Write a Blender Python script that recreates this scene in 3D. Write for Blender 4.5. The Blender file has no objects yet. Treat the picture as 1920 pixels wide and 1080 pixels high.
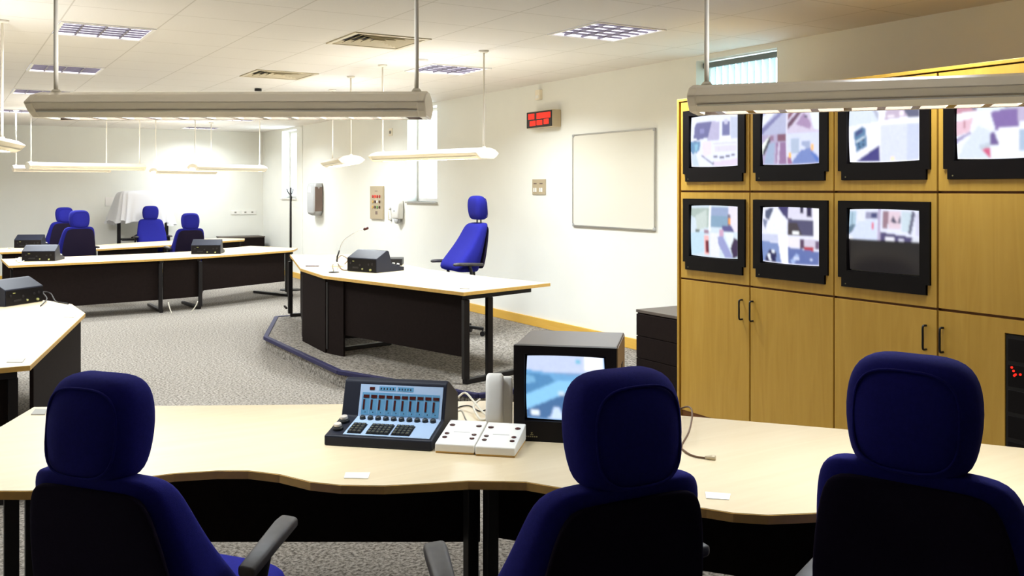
import bpy, bmesh, math, random
from mathutils import Vector, Matrix
random.seed(7)
PI = math.pi
# ---------------------------------------------------------------- camera, world, exposure
F = 1750.0; EYE = 1.65; HORIZON = 354.0
TH = math.atan(1065 / F); S, C = math.sin(TH), math.cos(TH)
scene = bpy.context.scene
col = scene.collection
cam_d = bpy.data.cameras.new('camera'); cam = bpy.data.objects.new('camera', cam_d); col.objects.link(cam)
cam.location = (0, 0, EYE); cam.rotation_euler = (PI / 2, 0, -TH)
cam_d.sensor_width = 36; cam_d.lens = F / 1920 * 36; cam_d.shift_y = -(540 - HORIZON) / 1920
cam_d.clip_start = .05; cam_d.clip_end = 200
scene.camera = cam
scene.view_settings.view_transform = 'Standard'; scene.view_settings.look = 'None'
scene.view_settings.gamma = 1; scene.view_settings.use_curve_mapping = False
scene.view_settings.exposure = 0.0
PENDANT_W = 38.0; CEILING_FILL_W = 6.0; RECESS_W = 60.0; SKY = 7.0
w = bpy.data.worlds.new('daylight'); scene.world = w; w.use_nodes = True
w.node_tree.nodes['Background'].inputs[0].default_value = (.72, .88, 1, 1)
w.node_tree.nodes['Background'].inputs[1].default_value = SKY

def cw(x, z): return (z * S + x * C, z * C - x * S)          # metres right of / ahead of the eye -> room plan
def P(px, py, Z):
    z = F * (EYE - Z) / (py - HORIZON); return cw((px - 960) / F * z, z)
def yaw(a): return -(TH + math.radians(a))                   # heading measured from the view direction
WX = 5.568; FY = 18.95; CEIL = 2.80
def onwall(px, py, X=WX):                                    # a point of the plane X = const
    s = (F * S + C * (px - 960)) / X
    return ((F * C - S * (px - 960)) / s, EYE + (HORIZON - py) / s)

# ---------------------------------------------------------------- materials
def lin(r, g, b):
    f = lambda v: v / 12.92 if v <= .04045 else ((v + .055) / 1.055) ** 2.4
    return (f(r / 255), f(g / 255), f(b / 255), 1)
def mat(name, rgb, rough=.5, metal=0, spec=.5, noise=None, bump=0, bscale=200, emit=None, estr=1, coat=0):
    m = bpy.data.materials.new(name); m.use_nodes = True; nt = m.node_tree; b = nt.nodes['Principled BSDF']
    c = lin(*rgb); b.inputs['Base Color'].default_value = c
    b.inputs['Roughness'].default_value = rough; b.inputs['Metallic'].default_value = metal
    b.inputs['Specular IOR Level'].default_value = spec; b.inputs['Coat Weight'].default_value = coat
    tc = nt.nodes.new('ShaderNodeTexCoord')
    if noise:
        sc, amt = noise
        n = nt.nodes.new('ShaderNodeTexNoise'); n.inputs['Scale'].default_value = sc; n.inputs['Detail'].default_value = 4
        nt.links.new(tc.outputs['Object'], n.inputs['Vector'])
        r = nt.nodes.new('ShaderNodeValToRGB'); r.color_ramp.elements[0].position = .35; r.color_ramp.elements[1].position = .65
        r.color_ramp.elements[0].color = tuple(v * (1 - amt) for v in c[:3]) + (1,)
        r.color_ramp.elements[1].color = tuple(min(1, v * (1 + amt)) for v in c[:3]) + (1,)
        nt.links.new(n.outputs['Fac'], r.inputs['Fac']); nt.links.new(r.outputs['Color'], b.inputs['Base Color'])
    if bump:
        n = nt.nodes.new('ShaderNodeTexNoise'); n.inputs['Scale'].default_value = bscale; n.inputs['Detail'].default_value = 3
        nt.links.new(tc.outputs['Object'], n.inputs['Vector'])
        bp = nt.nodes.new('ShaderNodeBump'); bp.inputs['Strength'].default_value = bump; bp.inputs['Distance'].default_value = .002
        nt.links.new(n.outputs['Fac'], bp.inputs['Height']); nt.links.new(bp.outputs['Normal'], b.inputs['Normal'])
    if emit:
        b.inputs['Emission Color'].default_value = lin(*emit); b.inputs['Emission Strength'].default_value = estr
    return m
def wood(name, c1, c2, axis, scale=1.0, rough=.4, contrast=.5):
    m = bpy.data.materials.new(name); m.use_nodes = True; nt = m.node_tree; b = nt.nodes['Principled BSDF']
    b.inputs['Roughness'].default_value = rough
    tc = nt.nodes.new('ShaderNodeTexCoord'); mp = nt.nodes.new('ShaderNodeMapping')
    sc = [14 * scale] * 3; sc[axis] = 1.1 * scale; mp.inputs['Scale'].default_value = sc
    nt.links.new(tc.outputs['Object'], mp.inputs['Vector'])
    n = nt.nodes.new('ShaderNodeTexNoise'); n.inputs['Scale'].default_value = 1.6; n.inputs['Detail'].default_value = 6
    n.inputs['Distortion'].default_value = 1.2
    nt.links.new(mp.outputs[0], n.inputs['Vector'])
    r = nt.nodes.new('ShaderNodeValToRGB'); r.color_ramp.elements[0].position = .5 - contrast / 2; r.color_ramp.elements[1].position = .5 + contrast / 2
    r.color_ramp.elements[0].color = lin(*c1); r.color_ramp.elements[1].color = lin(*c2)
    nt.links.new(n.outputs['Fac'], r.inputs['Fac']); nt.links.new(r.outputs['Color'], b.inputs['Base Color'])
    return m
M = {}
M['wall'] = mat('painted_wall', (240, 239, 230), .55, noise=(3, .008))
M['ceiling'] = None
M['backwall'] = mat('bounce_cutting_grey_wall', (120, 122, 130), .9, noise=(60, .05))  # unseen wall, toned down to cut bounce light onto the chair backs
M['top'] = wood('pale_maple_laminate', (214, 194, 158), (221, 203, 169), 0, .8, .36, .5)
M['edge'] = mat('maple_edge_lipping', (208, 164, 84), .45, noise=(30, .06))
M['maple'] = wood('amber_maple_veneer', (186, 142, 50), (203, 160, 68), 2, .8, .38, .55)
M['maple_dark'] = mat('dark_red_wood_gap', (130, 80, 34), .6)
M['skirt'] = wood('skirting_wood', (216, 166, 62), (226, 180, 84), 1, 1, .45)
M['black'] = mat('black_laminate', (31, 24, 22), .7, spec=.04, noise=(40, .1))
M['frame'] = mat('black_steel_frame', (24, 20, 20), .45, spec=.3)
M['plastic'] = mat('black_plastic', (22, 20, 22), .42, spec=.35)
M['navyplastic'] = mat('dark_navy_console_casing', (22, 25, 38), .5, spec=.3)
M['fabric'] = mat('royal_blue_fabric', (33, 34, 128), .92, spec=.15, noise=(120, .06), bump=.4, bscale=900)
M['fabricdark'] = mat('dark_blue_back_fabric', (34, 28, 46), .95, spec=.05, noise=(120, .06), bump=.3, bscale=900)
M['rubber'] = mat('grey_black_armrest_rubber', (62, 58, 58), .5, noise=(25, .18))
M['white'] = mat('white_plastic', (244, 241, 234), .35)
M['cream'] = mat('cream_enamel', (248, 238, 216), .3, coat=.2)
M['rod'] = mat('white_enamel_rod', (236, 230, 216), .35)
M['alu'] = mat('aluminium', (190, 188, 182), .35, .7)
M['satin'] = mat('satin_silver', (214, 206, 196), .35, .35)
M['chrome'] = mat('chrome', (225, 222, 218), .15, 1)
M['louvre'] = mat('grey_louvre_blades', (120, 114, 124), .4, .3)
M['bronze'] = mat('dull_bronze_reflector', (58, 42, 28), .5, .2)
M['mirror'] = mat('louvre_mirror', (215, 205, 190), .18, .9)
M['board'] = mat('whiteboard_enamel', (232, 228, 214), .12, spec=.6)
M['beigemetal'] = mat('beige_metal', (196, 180, 150), .4, .3)
M['grey'] = mat('grey_plastic', (176, 176, 176), .4)
M['greydark'] = mat('taupe_plastic_side', (120, 100, 90), .5)
M['faceplate'] = mat('pale_blue_faceplate', (160, 182, 210), .4, spec=.3)
M['faceblue'] = mat('mid_blue_meter_field', (92, 144, 180), .4, spec=.3)
M['redbrown'] = mat('dark_red_display_window', (66, 24, 20), .25)
M['key'] = mat('dark_key_cap', (26, 28, 30), .4)
M['keymark'] = mat('yellow_green_key_mark', (150, 150, 90), .5)
M['red'] = mat('red_led', (240, 30, 10), .5, emit=(255, 40, 22), estr=.9)
M['reddim'] = mat('red_button', (190, 50, 40), .4)
M['green'] = mat('green_lamp', (90, 150, 80), .4)
M['amber'] = mat('amber_button', (210, 170, 90), .4)
M['wire'] = mat('white_cable', (226, 220, 204), .45)
M['brownwire'] = mat('brown_cable', (96, 66, 40), .5)
M['ventc'] = mat('beige_vent_metal', (216, 204, 176), .45)
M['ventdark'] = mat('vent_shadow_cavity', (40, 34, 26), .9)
M['tray'] = mat('light_tray_white', (226, 222, 232), .35, emit=(236, 236, 246), estr=.95)
M['nosing'] = mat('blue_grey_step_nosing', (42, 40, 72), .6, spec=.2)
M['label'] = mat('white_paper_label', (246, 242, 236), .6)
M['grommet'] = mat('grey_cable_cover', (150, 146, 136), .5)
M['crtback'] = mat('dark_taupe_casing', (88, 78, 70), .45)
M['crtgray'] = mat('black_monitor_bezel', (15, 11, 12), .45, spec=.15)
M['crtside'] = mat('brown_casing_side', (110, 84, 58), .5)
M['tubeglass'] = mat('dark_crt_glass', (14, 12, 12), .15, spec=.3)
M['gold'] = mat('dull_gold_mark', (130, 120, 80), .4)

M['tube'] = mat('tube_glow', (250, 250, 255), .4, emit=(240, 240, 255), estr=2.2)
M['track'] = mat('blind_track_grey', (110, 120, 122), .5)
def ceiling_mat():
    m = bpy.data.materials.new('ceiling_tiles'); m.use_nodes = True; nt = m.node_tree; b = nt.nodes['Principled BSDF']
    b.inputs['Roughness'].default_value = .8
    tc = nt.nodes.new('ShaderNodeTexCoord'); sep = nt.nodes.new('ShaderNodeSeparateXYZ'); nt.links.new(tc.outputs['Object'], sep.inputs[0])
    outs = []
    for ax, off in ((0, .68 % .63), (1, 7.06 % .63)):
        a = nt.nodes.new('ShaderNodeMath'); a.operation = 'SUBTRACT'; a.inputs[1].default_value = off - .63 * 40
        nt.links.new(sep.outputs[ax], a.inputs[0])
        d = nt.nodes.new('ShaderNodeMath'); d.operation = 'DIVIDE'; d.inputs[1].default_value = .63; nt.links.new(a.outputs[0], d.inputs[0])
        f = nt.nodes.new('ShaderNodeMath'); f.operation = 'FRACT'; nt.links.new(d.outputs[0], f.inputs[0])
        g = nt.nodes.new('ShaderNodeMath'); g.operation = 'SUBTRACT'; g.inputs[1].default_value = .5; nt.links.new(f.outputs[0], g.inputs[0])
        h = nt.nodes.new('ShaderNodeMath'); h.operation = 'ABSOLUTE'; nt.links.new(g.outputs[0], h.inputs[0]); outs.append(h)
    mx = nt.nodes.new('ShaderNodeMath'); mx.operation = 'MAXIMUM'
    nt.links.new(outs[0].outputs[0], mx.inputs[0]); nt.links.new(outs[1].outputs[0], mx.inputs[1])
    gt = nt.nodes.new('ShaderNodeMath'); gt.operation = 'GREATER_THAN'; gt.inputs[1].default_value = .4925; nt.links.new(mx.outputs[0], gt.inputs[0])
    n = nt.nodes.new('ShaderNodeTexNoise'); n.inputs['Scale'].default_value = 90; nt.links.new(tc.outputs['Object'], n.inputs['Vector'])
    r = nt.nodes.new('ShaderNodeValToRGB')
    r.color_ramp.elements[0].color = lin(230, 225, 218); r.color_ramp.elements[1].color = lin(237, 232, 226)
    nt.links.new(n.outputs['Fac'], r.inputs['Fac'])
    mix = nt.nodes.new('ShaderNodeMix'); mix.data_type = 'RGBA'
    nt.links.new(gt.outputs[0], mix.inputs['Factor']); nt.links.new(r.outputs['Color'], mix.inputs['A'])
    mix.inputs['B'].default_value = lin(208, 202, 192)
    nt.links.new(mix.outputs['Result'], b.inputs['Base Color']); return m
M['ceiling'] = ceiling_mat()
def carpet(name, a, bcol):
    m = bpy.data.materials.new(name); m.use_nodes = True; nt = m.node_tree; b = nt.nodes['Principled BSDF']
    b.inputs['Roughness'].default_value = .95; b.inputs['Specular IOR Level'].default_value = .1
    tc = nt.nodes.new('ShaderNodeTexCoord')
    n = nt.nodes.new('ShaderNodeTexNoise'); n.inputs['Scale'].default_value = 55; n.inputs['Detail'].default_value = 4; n.inputs['Roughness'].default_value = .7
    nt.links.new(tc.outputs['Object'], n.inputs['Vector'])
    r = nt.nodes.new('ShaderNodeValToRGB'); r.color_ramp.elements[0].position = .38; r.color_ramp.elements[1].position = .6
    r.color_ramp.elements[0].color = lin(*a); r.color_ramp.elements[1].color = lin(*bcol)
    nt.links.new(n.outputs['Fac'], r.inputs['Fac']); nt.links.new(r.outputs['Color'], b.inputs['Base Color'])
    bp = nt.nodes.new('ShaderNodeBump'); bp.inputs['Strength'].default_value = .5; bp.inputs['Distance'].default_value = .004
    nt.links.new(n.outputs['Fac'], bp.inputs['Height']); nt.links.new(bp.outputs['Normal'], b.inputs['Normal'])
    return m
M['carpet'] = carpet('speckled_grey_carpet', (80, 74, 66), (162, 155, 145))
def transl(name, rgb, t):
    m = bpy.data.materials.new(name); m.use_nodes = True; nt = m.node_tree; b = nt.nodes['Principled BSDF']; o = nt.nodes['Material Output']
    b.inputs['Base Color'].default_value = lin(*rgb); b.inputs['Roughness'].default_value = .6
    tr = nt.nodes.new('ShaderNodeBsdfTranslucent'); tr.inputs[0].default_value = lin(*rgb)
    mx = nt.nodes.new('ShaderNodeMixShader'); mx.inputs[0].default_value = t
    nt.links.new(b.outputs[0], mx.inputs[1]); nt.links.new(tr.outputs[0], mx.inputs[2]); nt.links.new(mx.outputs[0], o.inputs[0]); return m
M['blind'] = transl('pale_aqua_blind_fabric', (206, 234, 236), .26)
M['sheet'] = transl('clear_plastic_dust_sheet', (246, 245, 248), .3)
def glass():
    m = bpy.data.materials.new('window_glass'); m.use_nodes = True; nt = m.node_tree; o = nt.nodes['Material Output']
    t = nt.nodes.new('ShaderNodeBsdfTransparent'); g = nt.nodes.new('ShaderNodeBsdfGlossy'); g.inputs['Roughness'].default_value = .02
    fr = nt.nodes.new('ShaderNodeFresnel'); fr.inputs[0].default_value = 1.45
    mx = nt.nodes.new('ShaderNodeMixShader'); nt.links.new(fr.outputs[0], mx.inputs[0])
    nt.links.new(t.outputs[0], mx.inputs[1]); nt.links.new(g.outputs[0], mx.inputs[2]); nt.links.new(mx.outputs[0], o.inputs[0]); return m
M['glass'] = glass()
def screen_mat():
    m = bpy.data.materials.new('glowing_screen_picture'); m.use_nodes = True; nt = m.node_tree; b = nt.nodes['Principled BSDF']
    b.inputs['Base Color'].default_value = (.02, .02, .02, 1); b.inputs['Roughness'].default_value = .15; b.inputs['Specular IOR Level'].default_value = .2
    a = nt.nodes.new('ShaderNodeVertexColor'); a.layer_name = 'picture'
    nt.links.new(a.outputs['Color'], b.inputs['Emission Color']); b.inputs['Emission Strength'].default_value = 1.2; return m
M['screen'] = screen_mat()

# ---------------------------------------------------------------- mesh helpers
class MB:
    def __init__(s): s.v = []; s.f = []; s.sm = []
    def add(s, vs, fs, smooth=False, mtx=None):
        o = len(s.v)
        for p in vs:
            p = Vector(p)
            if mtx is not None: p = mtx @ p
            s.v.append(tuple(p))
        for f in fs: s.f.append([i + o for i in f]); s.sm.append(smooth)
        return s
    def box(s, x0, x1, y0, y1, z0, z1, mtx=None):
        return s.add([(x0, y0, z0), (x1, y0, z0), (x1, y1, z0), (x0, y1, z0), (x0, y0, z1), (x1, y0, z1), (x1, y1, z1), (x0, y1, z1)],
                     [(0, 3, 2, 1), (4, 5, 6, 7), (0, 1, 5, 4), (1, 2, 6, 5), (2, 3, 7, 6), (3, 0, 4, 7)], False, mtx)
    def prism(s, poly, z0, z1, mtx=None):
        n = len(poly); a = sum(poly[i][0] * poly[(i + 1) % n][1] - poly[(i + 1) % n][0] * poly[i][1] for i in range(n))
        if a < 0: poly = poly[::-1]
        vs = [(p[0], p[1], z0) for p in poly] + [(p[0], p[1], z1) for p in poly]
        fs = [tuple(range(n))[::-1], tuple(range(n, 2 * n))] + [(i, (i + 1) % n, n + (i + 1) % n, n + i) for i in range(n)]
        return s.add(vs, fs, False, mtx)
    def extrude_x(s, prof, x0, x1, mtx=None):                 # prof: (y, z) points
        R = Matrix(((0, 0, 1, 0), (1, 0, 0, 0), (0, 1, 0, 0), (0, 0, 0, 1)))
        m = R if mtx is None else mtx @ R
        return s.prism(prof, x0, x1, m)
    def beam(s, p, q, wd, ht):                                # rectangular bar from p to q
        p, q = Vector(p), Vector(q); d = q - p; L = d.length; d.normalize()
        up = Vector((0, 0, 1)) if abs(d.z) < .95 else Vector((0, 1, 0))
        r = d.cross(up).normalized(); u = r.cross(d)
        m = Matrix((( r.x, d.x, u.x, p.x), (r.y, d.y, u.y, p.y), (r.z, d.z, u.z, p.z), (0, 0, 0, 1)))
        return s.box(-wd / 2, wd / 2, 0, L, -ht / 2, ht / 2, m)
    def tube(s, pts, r, n=10, caps=True):
        pts = [Vector(p) for p in pts]; rs = r if isinstance(r, (list, tuple)) else [r] * len(pts)
        vs = []; fs = []; prev = None
        for i, p in enumerate(pts):
            t = (pts[min(i + 1, len(pts) - 1)] - pts[max(i - 1, 0)]).normalized()
            if prev is None:
                a = Vector((0, 0, 1)) if abs(t.z) < .9 else Vector((1, 0, 0)); u = t.cross(a).normalized()
            else: u = (prev - t * prev.dot(t)).normalized()
            prev = u; v = t.cross(u)
            for k in range(n):
                a = 2 * PI * k / n; vs.append(p + (u * math.cos(a) + v * math.sin(a)) * rs[i])
        for i in range(len(pts) - 1):
            for k in range(n):
                k2 = (k + 1) % n; fs.append((i * n + k, i * n + k2, (i + 1) * n + k2, (i + 1) * n + k))
        o = len(s.v); s.add(vs, fs, True)
        if caps: s.f.append([o + k for k in range(n)][::-1]); s.sm.append(False); s.f.append([o + (len(pts) - 1) * n + k for k in range(n)]); s.sm.append(False)
        return s
    def cyl(s, p, q, r, n=16): return s.tube([p, q], r, n)
    def loft(s, rings, cap=True):
        n = len(rings[0]); vs = [p for r in rings for p in r]; fs = []
        for i in range(len(rings) - 1):
            for k in range(n):
                k2 = (k + 1) % n; fs.append((i * n + k, i * n + k2, (i + 1) * n + k2, (i + 1) * n + k))
        if cap: fs.append(tuple(range(n))[::-1]); fs.append(tuple((len(rings) - 1) * n + k for k in range(n)))
        return s.add(vs, fs, True)
    def build(s, name, m, parent=None, bevel=0, subsurf=0, seg=2):
        me = bpy.data.meshes.new(name); me.from_pydata(s.v, [], s.f); me.update()
        me.polygons.foreach_set('use_smooth', s.sm)
        me.materials.append(m)
        o = bpy.data.objects.new(name, me); col.objects.link(o)
        if parent is not None: o.parent = parent
        if bevel:
            b = o.modifiers.new('bevel', 'BEVEL'); b.width = bevel; b.segments = seg; b.limit_method = 'ANGLE'
        if subsurf:
            b = o.modifiers.new('subsurf', 'SUBSURF'); b.levels = subsurf; b.render_levels = subsurf
        return o
def tag(o, label, cat, group=None):
    o['label'] = label; o['category'] = cat
    if group: o['group'] = group
    return o
def struct(o): o['kind'] = 'structure'; return o
def empty(name, loc=(0, 0, 0), rz=0, label=None, cat=None, group=None):
    o = bpy.data.objects.new(name, None); col.objects.link(o); o.location = loc; o.rotation_euler = (0, 0, rz); o.empty_display_size = .1
    if label: tag(o, label, cat, group)
    return o
KIDS = {}
def copy_tree(o, parent=None):
    c = o.copy(); col.objects.link(c); c.parent = parent
    for ch in [k for k in ALL() if k.parent == o]: copy_tree(ch, c)
    return c
def ALL(): return list(bpy.data.objects)
def light(name, parent, loc, sx, sy, power, color, spread=170, rot=(0, 0, 0)):
    d = bpy.data.lights.new(name, 'AREA'); d.shape = 'RECTANGLE'; d.size = sx; d.size_y = sy; d.energy = power; d.color = color; d.spread = math.radians(spread)
    o = bpy.data.objects.new(name, d); col.objects.link(o); o.location = loc; o.rotation_euler = rot; o.parent = parent; return o
def ring(w, t, z, y=0, curve=0, n=36, e=4.0, x=0):
    out = []
    for k in range(n):
        a = 2 * PI * k / n; ca, sa = math.cos(a), math.sin(a)
        xx = w / 2 * math.copysign(abs(ca) ** (2 / e), ca); yy = t / 2 * math.copysign(abs(sa) ** (2 / e), sa)
        out.append((x + xx, y + yy + curve * (2 * xx / w) ** 2 * (1 if w else 0), z))
    return out
def arc_pts(fn, n): return [fn(i / (n - 1)) for i in range(n)]

# ---------------------------------------------------------------- room shell
BX0, BY0 = -3.6, -3.0
struct(MB().box(BX0 - .2, WX + .4, BY0 - .2, FY + .2, -.1, 0).build('floor', M['carpet']))
win = [(5.16, 6.08), (11.06, 11.98), (16.81, 17.68)]; WZ0, WZ1 = 1.475, 2.755
wb = MB(); ys = [BY0] + [v for p in win for v in p] + [FY]
for i in range(0, len(ys), 2): wb.box(WX, WX + .3, ys[i], ys[i + 1], 0, CEIL + .2)
for a, b in win: wb.box(WX, WX + .3, a, b, 0, WZ0); wb.box(WX, WX + .3, a, b, WZ1, CEIL + .2)
struct(wb.build('wall_right', M['wall']))
struct(MB().box(BX0 - .1, WX + .3, FY, FY + .2, 0, CEIL + .2).build('wall_far', M['wall']))
struct(MB().box(BX0 - .2, BX0, BY0, FY, 0, CEIL + .2).build('wall_left', M['wall']))
struct(MB().box(BX0 - .2, WX + .3, BY0 - .2, BY0, 0, CEIL + .2).build('wall_back', M['backwall']))
T = .63; ox = .68 - T * 7; oy = 7.06 - T * 16
def cell(x, y): return (int(round((x - ox) / T)), int(round((y - oy) / T)))
lights_c = [(.68, 7.06), (.68, 9.58), (.68, 12.10), (.68, 15.25), (3.83, 5.17), (3.83, 7.69), (3.83, 12.10), (3.83, 15.25), (-1.84, 5.17), (-1.84, 8.95), (-1.84, 12.73), (3.83, 2.65), (3.83, 17.77)]
vents_c = [(2.57, 6.43), (2.57, 8.95)]
holes = {cell(*c) for c in lights_c + vents_c}
cb = MB(); nx = int((WX - ox) / T) + 1; ny = int((FY - oy) / T) + 1
for i in range(-1, nx):
    for j in range(-1, ny):
        if (i, j) in holes: continue
        x0, x1 = max(BX0, ox + i * T), min(WX, ox + (i + 1) * T); y0, y1 = max(BY0, oy + j * T), min(FY, oy + (j + 1) * T)
        if x1 - x0 > .001 and y1 - y0 > .001: cb.add([(x0, y0, CEIL), (x1, y0, CEIL), (x1, y1, CEIL), (x0, y1, CEIL)], [(0, 3, 2, 1)])
cb.box(BX0 - .2, WX + .3, BY0 - .2, FY + .2, CEIL + .2, CEIL + .25)  # unseen slab above the tiles, added to block outside light
struct(cb.build('ceiling', M['ceiling']))
for k, (a, b) in enumerate(win):
    r = empty('window_%d' % (k + 1), (WX + .16, (a + b) / 2, WZ0)); struct(r)
    hw = (b - a) / 2; hh = WZ1 - WZ0
    fr = MB(); t = .045
    fr.box(0, .05, -hw, hw, 0, t).box(0, .05, -hw, hw, hh - t, hh).box(0, .05, -hw, -hw + t, t, hh - t).box(0, .05, hw - t, hw, t, hh - t)
    fr.build('window_frame', M['white'], r, .004)
    MB().add([(.02, -hw + t, t), (.02, -hw + t, hh - t), (.02, hw - t, hh - t), (.02, hw - t, t)], [(0, 1, 2, 3)][::-1]).build('window_pane', M['glass'], r)
    MB().box(-.19, 0, -hw - .02, hw + .02, -.025, 0).build('window_sill', M['alu'] if k == 1 else M['white'], r, .003)
    if k: continue
    bl = empty('vertical_blind', (WX + .09, (a + b) / 2, WZ0 + .04))
    tag(bl, ['pale aqua vertical slat blind in the window above the video wall', 'white vertical blind in the tall middle window by the soap dispenser', 'white vertical blind in the narrow window nearest the far corner'][k], 'blind', 'vertical blinds in the wall windows')
    MB().box(-.02, .02, -hw + .01, hw - .01, hh - .10, hh - .055).build('head_track', M['track'], bl, .003)
    sb = MB(); ns = 12
    for i in range(ns):
        yy = -hw + .05 + (2 * hw - .1) * i / (ns - 1)
        sb.add([(-.045, 0, 0), (.045, 0, 0), (.045, 0, hh - .10), (-.045, 0, hh - .10)], [(0, 1, 2, 3)], False, Matrix.Translation((0, yy, 0)) @ Matrix.Rotation(math.radians(72), 4, 'Z'))
    sb.build('slats', M['blind'], bl)
# skirting
PODZ = .137; PY0, PY1 = 6.0, 10.88
struct(MB().box(WX - .018, WX, 6.25, PY1 - .02, PODZ, PODZ + .10).build('baseboard_right', M['skirt'], None, .003))
struct(MB().box(WX - .018, WX, PY1 + .0, FY, 0, .10).build('baseboard_corner', M['skirt'], None, .003))
struct(MB().box(BX0, WX - .02, FY - .018, FY, 0, .10).build('baseboard_far', M['skirt'], None, .003))
y, z = onwall(567, 400)
struct(MB().box(WX - .012, WX, y - .02, y + .02, .1, CEIL).build('trim_1', M['wall'], None, .002))
# podium
pod = [(3.36, PY1), (2.81, 9.46), (2.81, 7.38), (3.36, PY0), (4.94, PY0), (4.94, 6.22), (WX - .002, 6.22), (WX - .002, PY1)]
po = empty('podium_platform', (0, 0, 0), 0, 'low grey carpeted platform with blue edge trim under the curved desk', 'platform')
MB().prism(pod, 0, PODZ - .001).build('platform_body', M['carpet'], po)
ns = MB()
for a, b in ((7, 0), (0, 1), (1, 2), (2, 3), (3, 4)):
    p, q = Vector(pod[a] + (0,)), Vector(pod[b] + (0,)); ns.beam(p + Vector((0, 0, PODZ - .012)), q + Vector((0, 0, PODZ - .012)), .05, .036)
ns.build('step_nosing', M['nosing'], po, .006)

# ---------------------------------------------------------------- ceiling fixtures
lab = {0: 'square louvred ceiling light nearest the top left corner of the view', 1: 'second square louvred ceiling light in the left row, above the big pendant lamp',
       2: 'left row ceiling light half hidden by the left end of the big pendant lamp', 3: 'farthest louvred ceiling light of the left row near the end wall', 4: 'square louvred ceiling light above the whiteboard and video wall',
       5: 'square louvred ceiling light beside the tall middle window', 6: 'louvred ceiling light of the right row beyond the big pendant lamp', 7: 'louvred ceiling light of the right row, second from the end wall', 11: 'added unseen louvred ceiling light beyond the right edge, brightening the wall over the video wall', 12: 'farthest louvred ceiling light, just before the bright patch of the end wall'}  # the one over the video wall is unseen, added to brighten the wall there
def recessed(x, y, k):
    r = empty('ceiling_light', (x + T / 2, y + T / 2, CEIL), 0, lab.get(k, 'added unseen louvred ceiling light outside the left edge of the view, for fill'), 'ceiling light', 'louvred ceiling lights')  # unlisted ones are unseen, added to light the left half of the room
    h = T / 2 - .004
    fb = MB(); e = .022
    fb.box(-h, h, -h, -h + e, -.008, .0).box(-h, h, h - e, h, -.008, 0).box(-h, -h + e, -h + e, h - e, -.008, 0).box(h - e, h, -h + e, h - e, -.008, 0)
    fb.build('frame', M['white'], r)
    tb = MB(); tb.box(-h, h, -h, h, .09, .095).box(-h, -h + .004, -h, h, 0, .09).box(h - .004, h, -h, h, 0, .09).box(-h, h, -h, -h + .004, 0, .09).box(-h, h, h - .004, h, 0, .09)
    tb.build('tray', M['tray'], r)
    lb = MB(); n = 4
    for i in range(1, n): lb.box(-h + 2 * h * i / n - .006, -h + 2 * h * i / n + .006, -h + .004, h - .004, .002, .016)
    n = 6
    for i in range(1, n): lb.box(-h + .004, h - .004, -h + 2 * h * i / n - .004, -h + 2 * h * i / n + .004, .001, .013)
    lb.build('louvre', M['louvre'], r)
    tu = MB()
    for i in range(4): xx = -h + 2 * h * (i + .5) / 4; tu.cyl((xx, -h + .03, .068), (xx, h - .03, .068), .008, 8)
    tu.build('fluorescent_tube', M['tube'], r)
    light('lamp_light', r, (0, 0, -.012), .5, .5, RECESS_W * (.5 if k == 12 else .42 if k == 11 else 1.5 if k == 3 else 1), (.88, .95, 1), 150)
for k, c in enumerate(lights_c): recessed(c[0], c[1], k)
def vent(x, y, lb_):
    r = empty('ceiling_vent', (x + T / 2, y + T / 2, CEIL), 0, lb_, 'air vent', 'square beige ceiling vents')
    h = T / 2 - .004; fb = MB()
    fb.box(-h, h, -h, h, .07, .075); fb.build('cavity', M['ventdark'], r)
    fb = MB(); e = .035
    fb.box(-h, h, -h, -h + e, -.008, .03).box(-h, h, h - e, h, -.008, .03).box(-h, -h + e, -h + e, h - e, -.008, .03).box(h - e, h, -h + e, h - e, -.008, .03)
    fb.build('frame', M['ventc'], r)
    sl = MB(); g = h - e
    for k in range(4):                                         # four triangles of slats, square rings sloping outwards
        R = Matrix.Rotation(k * PI / 2, 4, 'Z')
        for i in range(5):
            d = g * (1 - i / 5.0) - .006
            sl.add([(-d, -d, -.004), (d, -d, -.004), (d - .034, -d + .034, .020), (-d + .034, -d + .034, .020),
                    (-d, -d, -.001), (d, -d, -.001), (d - .034, -d + .034, .022), (-d + .034, -d + .034, .022)], [(0, 1, 2, 3), (7, 6, 5, 4), (0, 4, 5, 1)], False, R)
    sl.build('slats', M['ventc'], r)
vent(*vents_c[0], 'nearest square beige ceiling vent, right of the top centre'); vent(*vents_c[1], 'middle square beige ceiling vent behind the big pendant lamp')

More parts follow.
